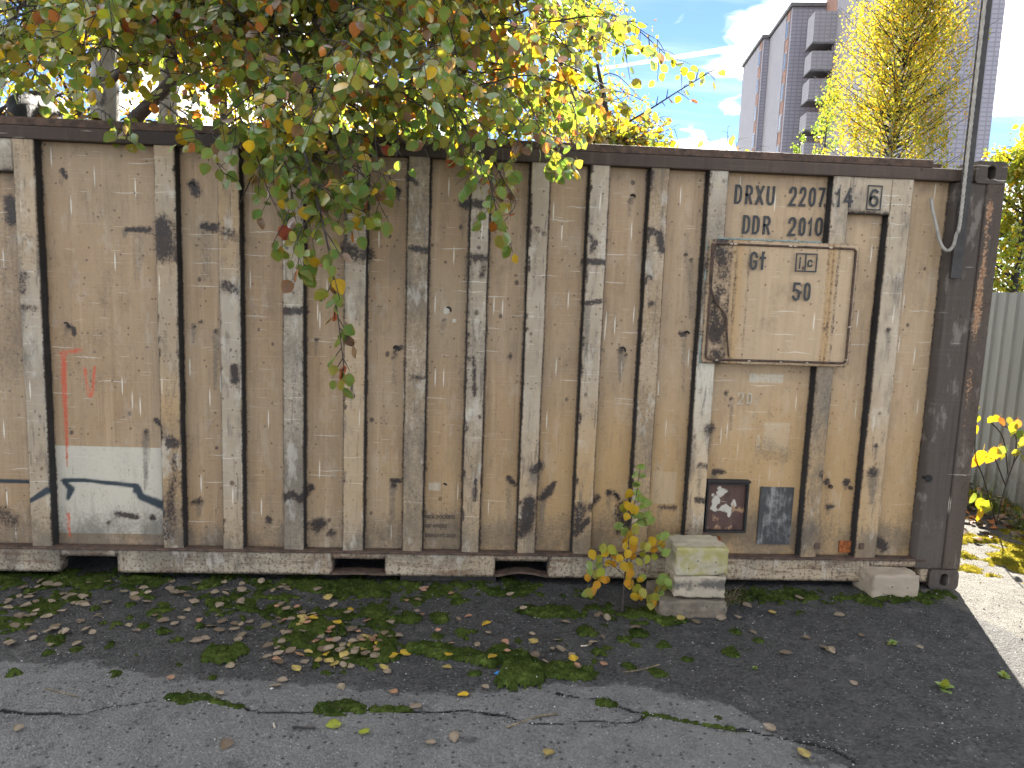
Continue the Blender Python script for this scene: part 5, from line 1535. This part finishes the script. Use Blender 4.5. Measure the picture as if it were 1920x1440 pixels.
SAP = """635,70,G 580,135,G 655,145,G 610,225,G 625,285,G 605,320,G 660,340,G 700,375,G 640,405,G 545,305,Y 578,380,Y 525,395,Y 580,430,Y 500,432,L 520,495,Y 570,470,G 630,480,G 690,475,G 725,510,G 650,535,G 465,560,G 510,605,G 590,600,L 545,640,Y 530,690,Y 575,690,Y 508,725,Y 660,730,L 595,755,Y 705,760,L 745,700,Y 745,755,Y 800,650,G 848,645,G 825,725,Y 800,775,G 840,795,G 760,820,L 525,800,Y 580,820,Y 640,815,L 695,840,L 635,870,L 295,730,G 325,755,L 350,790,Y 390,775,L 425,770,G 235,805,Y 275,850,L 410,825,Y 455,850,Y 360,870,Y 415,885,Y 285,895,G 215,890,G 220,945,G 300,960,L 260,985,L 180,1005,Y 320,1015,Y 365,1015,Y 268,1062,Y 240,1120,Y 170,1140,G 200,1115,L 220,1155,L 495,915,Y 535,910,Y 555,960,Y 530,975,Y 540,1040,Y 585,1045,Y 630,1040,Y 530,1085,Y 595,1110,L 625,1095,L 635,990,G 670,1130,L 635,1155,Y 585,1165,Y 700,1185,L 720,1225,L 748,1208,Y 790,1180,L 805,1150,G 775,1090,Y 830,1080,L 820,1030,G 855,1020,G 885,1005,G 880,1050,G 830,1000,G 880,1080,G 800,1120,L"""
base = at_z(1167, 1145, GZ)
sap = thing('birch_sapling', base, 'small birch sapling with yellow and green leaves growing beside the stacked blocks', 'sapling')
m = MB(); YS = base[1]


def sp_(zx, zy, dy=0.): a, b_ = zp(zx, zy); return at_y(a, b_, YS + dy)


stem = [base - np.array((0, 0, .02)), sp_(490, 1150), sp_(500, 1000), sp_(520, 860, .02), sp_(550, 560, .03), sp_(600, 300, .04), sp_(630, 80, .04)]
m.tube(smooth_path(stem, 6), list(np.linspace(.006, .0018, 37)), 6)
m.build('stem', MAT['twig'], sap, True)
for tw in ([(520, 870), (400, 800), (280, 760), (220, 800)], [(505, 990), (360, 880), (250, 930), (200, 1120)], [(530, 820), (650, 780), (780, 740), (850, 680)], [(505, 960), (560, 1000), (620, 1100), (740, 1215)],
           [(550, 560), (640, 510), (730, 495)], [(590, 370), (660, 355), (710, 390)], [(640, 1130), (760, 1170), (820, 1080), (885, 1010)], [(545, 590), (470, 570)], [(535, 700), (600, 620)]):
    m = MB(); m.tube(smooth_path([sp_(*t_, dy=rng.uniform(-.05, .05)) for t_ in tw], 4), .0017, 4); m.build('twig', MAT['twig'], sap)
for it in SAP.split() + random.sample(SAP.split(), 30):
    a, b_, c = it.split(','); p = sp_(float(a) + rng.normal(0, 9), float(b_) + rng.normal(0, 9), rng.uniform(-.07, .07))
    cls = {'G': 'green2', 'Y': random.choice(['yellow', 'yellow', 'gold']), 'L': random.choice(['lime', 'lime', 'olive'])}[c]
    t = np.array((rng.normal(0, .5), rng.normal(-.2, .35), -1 + rng.normal(0, .3))) if c != 'G' else np.array((rng.normal(0, 1), rng.normal(-.3, .4), rng.normal(-.2, .4)))
    sz = rng.uniform(.042, .058); t = t / np.linalg.norm(t)
    leaf_obj(p - t * sz * .5, t, np.array((rng.normal(0, .4), -1, rng.normal(.3, .3))), sz, cls, 'leaf_sap', sap)

# ------------------------------------------------------------------ fallen leaves
def scatter_px(n, cx, cy, rx, ry):
    return [(cx + rng.normal(0, rx), cy + rng.normal(0, ry)) for _ in range(n)]


FALL = []
FALL += [(x, y, 'dry') for x, y in scatter_px(46, 80, 1128, 90, 24)] + [(x, y, 'dry') for x, y in scatter_px(22, 110, 1180, 110, 25)]
FALL += [(x, y, 'dry') for x, y in scatter_px(34, 380, 1110, 110, 20)] + [(x, y, 'dry') for x, y in scatter_px(16, 330, 1160, 90, 25)]
FALL += [(x, y, 'mix') for x, y in scatter_px(64, 660, 1215, 75, 26)] + [(x, y, 'mix') for x, y in scatter_px(20, 560, 1165, 80, 22)] + [(x, y, 'dry') for x, y in scatter_px(12, 480, 1200, 50, 25)]
FALL += [(x, y, 'mix') for x, y in scatter_px(14, 800, 1140, 70, 35)] + [(x, y, 'mix') for x, y in scatter_px(14, 1000, 1240, 80, 20)] + [(x, y, 'dry') for x, y in scatter_px(12, 1120, 1170, 80, 30)] + [(x, y, 'dry') for x, y in scatter_px(9, 1400, 1150, 70, 20)]
LONE = [(632, 1172, 'yel'), (424, 1398, 'dry'), (412, 1303, 'dry'), (682, 1374, 'lim'), (625, 1363, 'lim'), (807, 1394, 'dry'), (851, 1384, 'dry'), (868, 1306, 'yel'), (1030, 1412, 'mix'), (1442, 1370, 'dry'), (1506, 1418, 'yel'), (1600, 1283, 'dry'),
        (1473, 1228, 'dry'), (1512, 1198, 'dry'), (1557, 1220, 'dry'), (1545, 1218, 'dry'), (1615, 1192, 'dry'), (1130, 1197, 'dry'), (1112, 1208, 'dry'), (998, 1192, 'dry'), (895, 1214, 'dry'), (915, 1190, 'dry'), (838, 1257, 'yel'), (780, 1328, 'dry'), (726, 1263, 'dry'),
        (738, 1300, 'mix'), (910, 1292, 'mix'), (1277, 1163, 'yel'), (1573, 1155, 'dry'), (1447, 1150, 'yel'), (35, 1370, 'dry'), (515, 1288, 'dry'), (530, 1277, 'dry'), (555, 1258, 'yel'), (320, 1275, 'mix'), (870, 1098, 'yel'), (640, 1290, 'dry'), (1725, 1215, 'dry')]
FALL += LONE
GLAB = {'dry': ('greyish tan dry fallen leaf lying on the ground in front of the container', 'greyish tan fallen leaves'), 'pink': ('pinkish orange fallen leaf lying among the moss in front of the container', 'pinkish orange fallen leaves'),
        'yel': ('yellow fallen leaf lying on the ground in front of the container', 'yellow fallen leaves'), 'lim': ('pale green fallen leaf lying flat on the grey asphalt in the foreground', 'pale green fallen leaves')}
taken = 0
for x, y, k in FALL:
    if taken >= 298 or y < 1072 or x < -15: continue
    p = at_z(x, y, GZ)
    if p[1] > -.03: continue
    kk = k
    if k == 'mix': kk = random.choice(['pink', 'pink', 'dry', 'dry', 'dry', 'yel'])
    cls = {'dry': random.choice(['dry1', 'dry2', 'dry2', 'dry3']), 'pink': 'pink', 'yel': random.choice(['straw', 'straw', 'yellow']), 'lim': 'lime'}[kk]
    a = rng.uniform(0, 6.283); tilt = rng.normal(0, .13)
    t = np.array((math.cos(a), math.sin(a), tilt)); sz = rng.uniform(.034, .06) * (1. if kk != 'pink' else .8)
    pos = (p[0] - t[0] * sz / 2, p[1] - t[1] * sz / 2, floor_z(p[0], p[1]) + .01 + abs(tilt) * sz * .4)
    o = leaf_obj(pos, t, np.array((rng.normal(0, .16), rng.normal(0, .16) - .04, 1)), sz, cls, 'leaf_dry', None, 'fallen_leaf')
    where = ('below the wide left panel' if x < 310 else 'below the third and fourth ribs' if x < 520 else 'around the mossy patch left of centre' if x < 800 else 'between the mossy patch and the sapling' if x < 1180 else 'right of the block stack') if y < 1290 else 'in the foreground near the long crack'
    look = {'dry': 'greyish tan dry', 'pink': 'pinkish orange', 'yel': 'yellow', 'lim': 'pale green'}[kk]
    tag(o, look + ' fallen leaf lying ' + where, 'leaf', look + ' fallen leaves ' + where); taken += 1

# grit and crumbs of asphalt, too many to count
ng = 5200
gp = np.c_[rng.uniform(-5.4, .6, ng), rng.uniform(-2.1, 0, ng)]
cp = np.concatenate([np.array(c)[:, :2] for c in CRACKS[:2]]); ii = rng.integers(0, len(cp) - 1, 900); tt = rng.random((900, 1))
gp[:900] = cp[ii] + (cp[ii + 1] - cp[ii]) * tt * (np.linalg.norm(cp[ii + 1] - cp[ii], axis=1) < .6)[:, None] + rng.normal(0, .025, (900, 2))
gs = np.abs(rng.normal(0, .0018, ng)) + .0012
zz_ = np.array([floor_z(x, y) for x, y in gp])
oct_ = np.array([(1, 0, 0), (0, 1, 0), (-1, 0, 0), (0, -1, 0), (0, 0, .8), (0, 0, -.6)])
gv_ = (np.c_[gp, zz_ + gs * .5][:, None] + oct_[None] * gs[:, None, None] * rng.uniform(.5, 1.5, (ng, 6, 1))).reshape(-1, 3)
of = np.array([(0, 1, 4), (1, 2, 4), (2, 3, 4), (3, 0, 4), (1, 0, 5), (2, 1, 5), (3, 2, 5), (0, 3, 5)])
gf = (of[None] + (np.arange(ng) * 6)[:, None, None]).reshape(-1, 3)
gtone = np.repeat(rng.choice([.05, .09, .16, .3, .42], ng, p=[.3, .3, .2, .12, .08]), 6)
def grit_mat():
    def f(g): return {'Base Color': g.mix(1.0, g.attr('tone', 0), (1, .98, .94), 'MULTIPLY'), 'Roughness': .85}
    return principled('grit', f)
og_ = link('grit', mesh_np('grit', gv_, gf, [grit_mat()], False, {'tone': np.c_[gtone, gtone, gtone, np.ones(len(gtone))]}), kind='stuff')
tag(og_, 'loose grit and asphalt crumbs scattered over the ground', 'grit')

# ------------------------------------------------------------------ small things on the ground
def twig(pts, r, label, col='bark_dark'):
    P = [at_z(x, y, GZ) for x, y in pts]; P = [np.array((p[0], p[1], floor_z(p[0], p[1]) + r + .003)) for p in P]
    m = MB(); m.tube(smooth_path(P, 5), r, 5); return tag(m.build('twig', MAT[col], None, True), label, 'twig')


twig([(85, 1294), (115, 1302), (146, 1310)], .0025, 'thin pale twig lying on the asphalt at the lower left', 'drygrass')
twig([(950, 1366), (985, 1350), (1015, 1344), (1045, 1341)], .004, 'curved pale stalk lying across the crack in the foreground', 'drygrass')
twig([(1168, 1264), (1205, 1258), (1236, 1249)], .0035, 'straight pale straw lying right of the moss cushion', 'drygrass')
twig([(548, 1364), (575, 1366), (592, 1367)], .004, 'short dark stick lying below the crack in the foreground')


def butt(x, y, a, label, n='cigarette_butt'):
    p = at_z(x, y, GZ); z = floor_z(p[0], p[1]); d = np.array((math.cos(a), math.sin(a), 0)) * .016; c = np.array((p[0], p[1], z + .006))
    root = thing(n, (p[0], p[1], z), label, 'cigarette butt')
    m = MB(); m.tube([c - d, c - d * .2, c + d * .3], [.0042, .0045, .0042], 8); m.build('filter', MAT['letter_white'], root, True)
    m = MB(); m.tube([c + d * .3, c + d * .8, c + d * 1.1], [.0041, .0038, .003], 8); m.build('paper', MAT['bare'], root, True)


butt(514, 1361, 1.9, 'grey crumpled cigarette butt lying in the foreground below the crack')
butt(1095, 1214, .1, 'whitish cigarette butt lying on dark asphalt near the moss')
p = at_z(933, 1266, GZ); z = floor_z(p[0], p[1])
m = MB()
for k in range(3): pass
ring = [(p[0] + .013 * math.cos(a), p[1] + .013 * math.sin(a) * .9, z + .005 + .004 * math.sin(a * 2)) for a in np.linspace(0, 6.283, 15)]
m.tube(ring, .003, 5, False); m.add([(x, y, z + .003) for x, y, _ in ring[:-1]], [tuple(range(14))])
tag(m.build('bottle_cap', simple('blue_plastic', (.03, .22, .55), .4, .1, 20), None, True), 'small crushed blue plastic cap beside the large moss cushion', 'bottle cap')


def rosette(x, y, s, label):
    p = at_z(x, y, GZ); c = np.array((p[0], p[1], floor_z(p[0], p[1]) + .003))
    root = thing('weed', c, label, 'weed')
    for k in range(9):
        a = k * 2.4 + rng.uniform(-.3, .3); t = np.array((math.cos(a), math.sin(a), rng.uniform(.15, .9)))
        leaf_obj(c, t, np.array((-t[0] * .4, -t[1] * .4, 1)), s * rng.uniform(.7, 1.2), random.choice(['green2', 'lime', 'green2']), 'leaf_weed', root, 'leaf')
    m = MB(); m.tube([c - np.array((0, 0, .01)), c + np.array((0, 0, .012))], .003, 5); m.build('stem', MAT['grass'], root)


MAT['leaf_weed'] = leaf_mat('weed_leaf', .35, .03, .05)
rosette(1770, 1291, .042, 'small green rosette weed in the shaded asphalt near the lower right corner')
rosette(1882, 1268, .034, 'tiny green weed at the edge of the sunlit strip on the right')
rosette(1673, 1207, .03, 'tiny green weed in the dark asphalt in front of the tan block')
rosette(1415, 1256, .018, 'minute green seedling in the dark stained asphalt at centre right')


def tuft(name, c, n, h, spread, mat, label, cat='grass tuft', lean=1., kind=None, w=.0022):
    V = []; F = []
    for k in range(n):
        a = rng.uniform(0, 6.283); r = abs(rng.normal(0, spread * .4)); b = np.array((c[0] + r * math.cos(a), c[1] + r * math.sin(a), c[2] - .004))
        d = np.array((math.cos(a + rng.normal(0, .6)), math.sin(a + rng.normal(0, .6)), 0)); hh = h * rng.uniform(.4, 1.1); bend = lean * rng.uniform(.2, 1.1)
        s_ = np.cross(d, (0, 0, 1)) * w; i = len(V)
        for f in (0, .45, .8, 1):
            q = b + d * hh * bend * f * f + np.array((0, 0, hh * f * (1 - .35 * bend * f))); ww = s_ * (1 - f * .9); V += [q - ww, q + ww]
        F += [(i, i + 1, i + 3, i + 2), (i + 2, i + 3, i + 5, i + 4), (i + 4, i + 5, i + 7, i + 6)]
    o = link(name, mesh_np(name, V, F, [MAT[mat]], False))
    if kind: o['kind'] = kind
    return tag(o, label, cat)


p = at_z(1368, 1132, GZ)
tuft('grass_tuft', (p[0], p[1] + .02, GZ), 130, .13, .12, 'drygrass', 'tangled dry grass tuft growing at the right side of the block stack', lean=1.2, w=.0014)

# ------------------------------------------------------------------ right side: fence, sunlit verge
faz = RAD(8); fe = np.array((math.sin(faz), math.cos(faz), 0)); fn = np.array((-math.cos(faz), math.sin(faz), 0))
f0 = at_z(1872, 932, GZ); f0[2] = 0
fence = thing('metal_fence', (f0[0], f0[1], GZ), 'grey-green corrugated sheet metal fence running back behind the container on the right', 'fence')
def fence_mat():
    def f(g):
        co = g.n('TexCoord').outputs['Object']; z = g.sep(co)[2]
        n = g.noise(g.map(co, (6, 6, .8)), 1, 5, .7); n2 = g.noise(co, 7, 6, .7)
        c = g.mix(g.ss(n, .35, .7), (.19, .197, .18), (.235, .24, .22))
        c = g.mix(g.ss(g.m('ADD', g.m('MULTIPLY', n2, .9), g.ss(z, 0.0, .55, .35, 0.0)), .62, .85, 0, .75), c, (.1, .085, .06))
        return {'Base Color': c, 'Roughness': .5}
    return principled('fence_sheet_paint', f)


MAT['fence'] = fence_mat()
ztop = at_y(1890, 548, f0[1])[2]
per = .165
for s_ in range(7):
    t0 = -2.2 + s_ * per * 7; U = []; Wd = []
    for k in range(7):
        for du_, dw_ in ((0, 0), (.1, 0), (.112, .018), (.15, .018)): U.append(t0 + k * per + du_); Wd.append(dw_ + s_ * .0015)
    U.append(t0 + 7 * per + .012); Wd.append(s_ * .0015)
    B = [f0 + fe * u_ + fn * w_ for u_, w_ in zip(U, Wd)]
    V = [(p[0], p[1], GZ - .02) for p in B] + [(p[0], p[1], ztop + .004 * (s_ % 2)) for p in B]
    n = len(U); F = [(i, i + 1, n + i + 1, n + i) for i in range(n - 1)]
    o = link('corrugated_sheet', mesh_np('corrugated_sheet', V, F, [MAT['fence']]), fence)
    sm = o.modifiers.new('thickness', 'SOLIDIFY'); sm.thickness = .0012
for t_ in (-1.5, .8, 3.1, 5.4):
    m = MB(); m.obox(f0 + fe * t_ - fn * .1 + np.array((0, 0, GZ)), fe * .06, fn * .06, (0, 0, ztop - .1)); m.build('post', MAT['dark'], fence)
for z in (.4, 1.45):
    m = MB(); m.obox(f0 - fe * 2.2 - fn * .035 + np.array((0, 0, z)), fe * 8, fn * .02, (0, 0, .04)); m.build('rail', MAT['dark'], fence)

# yellow moss and leaf litter in the sun
vx = rng.uniform(0, 1, (9000, 2)); V = []; F = []
Xg, Yg = np.meshgrid(np.linspace(.0, 1.7, 210), np.linspace(.1, 2.6, 170))
PXg, PYg, _ = proj(np.stack([Xg, Yg, np.full(Xg.shape, GZ)], -1))
mk = np.clip(1.25 - np.abs(Yg - .75 - .1 * np.sin(Xg * 5)) / .55, 0, 1) * .75 + (fbm(Xg * 9, Yg * 9, 301, 4) - .5) * 2.6 + (fbm(Xg * 2.2, Yg * 2.2, 311, 2) - .5) * 1.2 - .08
mk = np.clip(mk, 0, 1)
Zg = np.where((Xg < GX1) & (Yg < GY1), GZ + .004, GZ) + mk * .035 + (fbm(Xg * 50, Yg * 50, 7, 2) - .5) * .012 * mk - .006
kp = (mk[:-1, :-1] + mk[1:, 1:] + mk[1:, :-1] + mk[:-1, 1:]) / 4 > .12
ff = grid_faces(210, 170)[kp.ravel()]; used, inv = np.unique(ff, return_inverse=True)
mvv = np.stack([Xg, Yg, Zg], -1).reshape(-1, 3)[used]
nb2_ = rng.integers(0, len(mvv), 9000); bp = mvv[nb2_] + np.c_[rng.uniform(-.008, .008, (9000, 2)), np.zeros(9000)]
dd = np.c_[np.cos(vx[:, 0] * 6.28), np.sin(vx[:, 0] * 6.28), np.zeros(9000)] * .003
tvv = np.stack([bp - dd, bp + dd, bp + np.c_[rng.normal(0, .006, (9000, 2)), rng.uniform(.006, .016, 9000)]], 1).reshape(-1, 3)
o = link('yellow_moss', mesh_np('yellow_moss', np.r_[mvv, tvv], [tuple(f) for f in inv.reshape(ff.shape)] + [tuple(r) for r in np.arange(27000).reshape(-1, 3) + len(mvv)], [MAT['moss_sun']], True), kind='stuff')
tag(o, 'bright yellow-green moss on the sunlit ground right of the container', 'moss')
n = 700
P = np.c_[rng.uniform(.1, 1.75, n), np.clip(rng.normal(1.75, .4, n), .3, 2.9), np.full(n, GZ + .012)]; P[:, 2] += rng.uniform(0, .02, n)
a = rng.uniform(0, 6.283, n)
leaf_cloud('leaf_litter', P, np.c_[np.cos(a), np.sin(a), rng.normal(0, .3, n)], np.c_[rng.normal(0, .4, (n, 2)), np.ones(n)], rng.uniform(.04, .075, n), pick({'brown': 3, 'orange': 2, 'dry3': 2, 'dry2': 2, 'red': .3}, n), 'leaf_dry', None, kind='stuff')
tag(bpy.data.objects['leaf_litter'], 'brown and orange leaf litter heaped along the foot of the metal fence', 'leaf litter')
for k, (x, y, h, n_, lab) in enumerate(((1830, 925, .3, 70, 'tall green grass tuft beside the container corner at the fence foot'), (1872, 940, .26, 60, 'green grass tuft under the yellow-leaved twig by the fence'), (1912, 965, .22, 70, 'grass tuft at the right edge below the metal fence'))):
    p = at_z(x, y + 25, GZ); tuft('grass_tuft', (p[0], p[1], GZ), n_, h, .2, 'grass', lab, lean=1., w=.004)

# shrub with large yellow leaves in front of the fence
b = at_z(1868, 985, GZ)
sh = thing('maple_shrub', b, 'small shrub with sunlit yellow and lime leaves in front of the metal fence', 'shrub')
m = MB(); Yh = b[1]
def sx(x, y, d=0.): return at_y(x, y, Yh + d)
for tw in ([(1868, 985), (1880, 930), (1900, 870), (1915, 845)], [(1885, 910), (1860, 850), (1845, 850)], [(1890, 890), (1880, 820), (1850, 785)], [(1868, 985), (1845, 900), (1828, 850), (1832, 770)], [(1900, 870), (1905, 820), (1880, 795)]):
    m = MB(); m.tube(smooth_path([sx(x, y, rng.uniform(-.05, .05)) for x, y in tw], 5), .005, 5); m.build('stem', MAT['twig'], sh)
for x, y, c, s_ in ((1834, 768, 'lime', .07), (1832, 785, 'lime', .06), (1829, 805, 'yellow', .07), (1840, 858, 'yellow', .12), (1858, 855, 'yellow', .13), (1866, 850, 'gold', .1), (1822, 868, 'gold', .09), (1884, 855, 'lime', .11), (1878, 845, 'green2', .08), (1893, 790, 'olive', .07),
                    (1880, 790, 'orange', .07), (1868, 785, 'yellow', .06), (1858, 787, 'lime', .06), (1900, 802, 'lime', .08), (1912, 815, 'green2', .08), (1908, 795, 'orange', .07), (1915, 830, 'olive', .09), (1900, 812, 'lime', .07), (1838, 945, 'lime', .1), (1826, 935, 'green2', .09), (1850, 950, 'lime', .1), (1835, 965, 'yellow', .1),
                    (1848, 1015, 'lime', .09), (1832, 1018, 'gold', .1), (1860, 1020, 'lime', .09), (1820, 1022, 'green2', .07), (1905, 850, 'olive', .07), (1916, 860, 'lime', .07)):
    p = sx(x, y, rng.uniform(-.1, .08)); t = np.array((rng.normal(0, .5), rng.normal(0, .3), -1)); t /= np.linalg.norm(t)
    leaf_obj(p - t * s_ * .5, t, np.array((rng.normal(0, .4), -1, rng.normal(.2, .4))), s_, c, 'leaf_sap', sh)

# ------------------------------------------------------------------ things on the roof
def lump(name, c, rx, ry, rz, mat, label, cat, seed):
    bm = bmesh.new(); bmesh.ops.create_icosphere(bm, subdivisions=4, radius=1)
    from mathutils import noise as mn
    for v in bm.verts:
        n = mn.fractal(v.co * 2 + Vector((seed, 0, 0)), 1., 2., 4); k = 1 + n * .12
        v.co = Vector((v.co.x * rx * k, v.co.y * ry * k, max(v.co.z, -.25) * rz * k))
    me = bpy.data.meshes.new(name); bm.to_mesh(me); bm.free(); me.materials.append(MAT[mat])
    for p in me.polygons: p.use_smooth = True
    o = link(name, me); o.location = c; return tag(o, label, cat)


n = 130
P = np.c_[rng.uniform(-5.8, -2.2, n), rng.uniform(.02, .5, n), 2.445 + rng.uniform(0, .01, n)]; a = rng.uniform(0, 6.283, n)
leaf_cloud('roof_leaf_litter', P, np.c_[np.cos(a), np.sin(a), rng.normal(.1, .3, n)], np.c_[rng.normal(0, .5, (n, 2)), np.ones(n)], rng.uniform(.04, .065, n), pick({'brown': 3, 'orange': 1, 'dry3': 3, 'dry2': 2}, n), 'leaf_dry', None, kind='stuff')
tag(bpy.data.objects['roof_leaf_litter'], 'dry brown leaf litter lying along the container roof edge', 'leaf litter')
MAT['tarp'] = simple('dark_tarpaulin', (.022, .024, .028), .7, .4, 9, bump=.5)
p = at_y(72, 228, .5); r_ = abs(at_y(104, 228, .5)[0] - p[0])
lump('covered_bundle', (p[0], .5, 2.44), r_, .3, .20, 'tarp', 'dark rounded bundle sitting on the container roof below the left branches', 'bundle', 3)
p = at_y(162, 226, .9); lump('debris_heap', (p[0], .9, 2.44), .17, .22, .15, 'bark_dark', 'low dark heap of debris on the roof beside the thick aspen trunk', 'debris', 9)
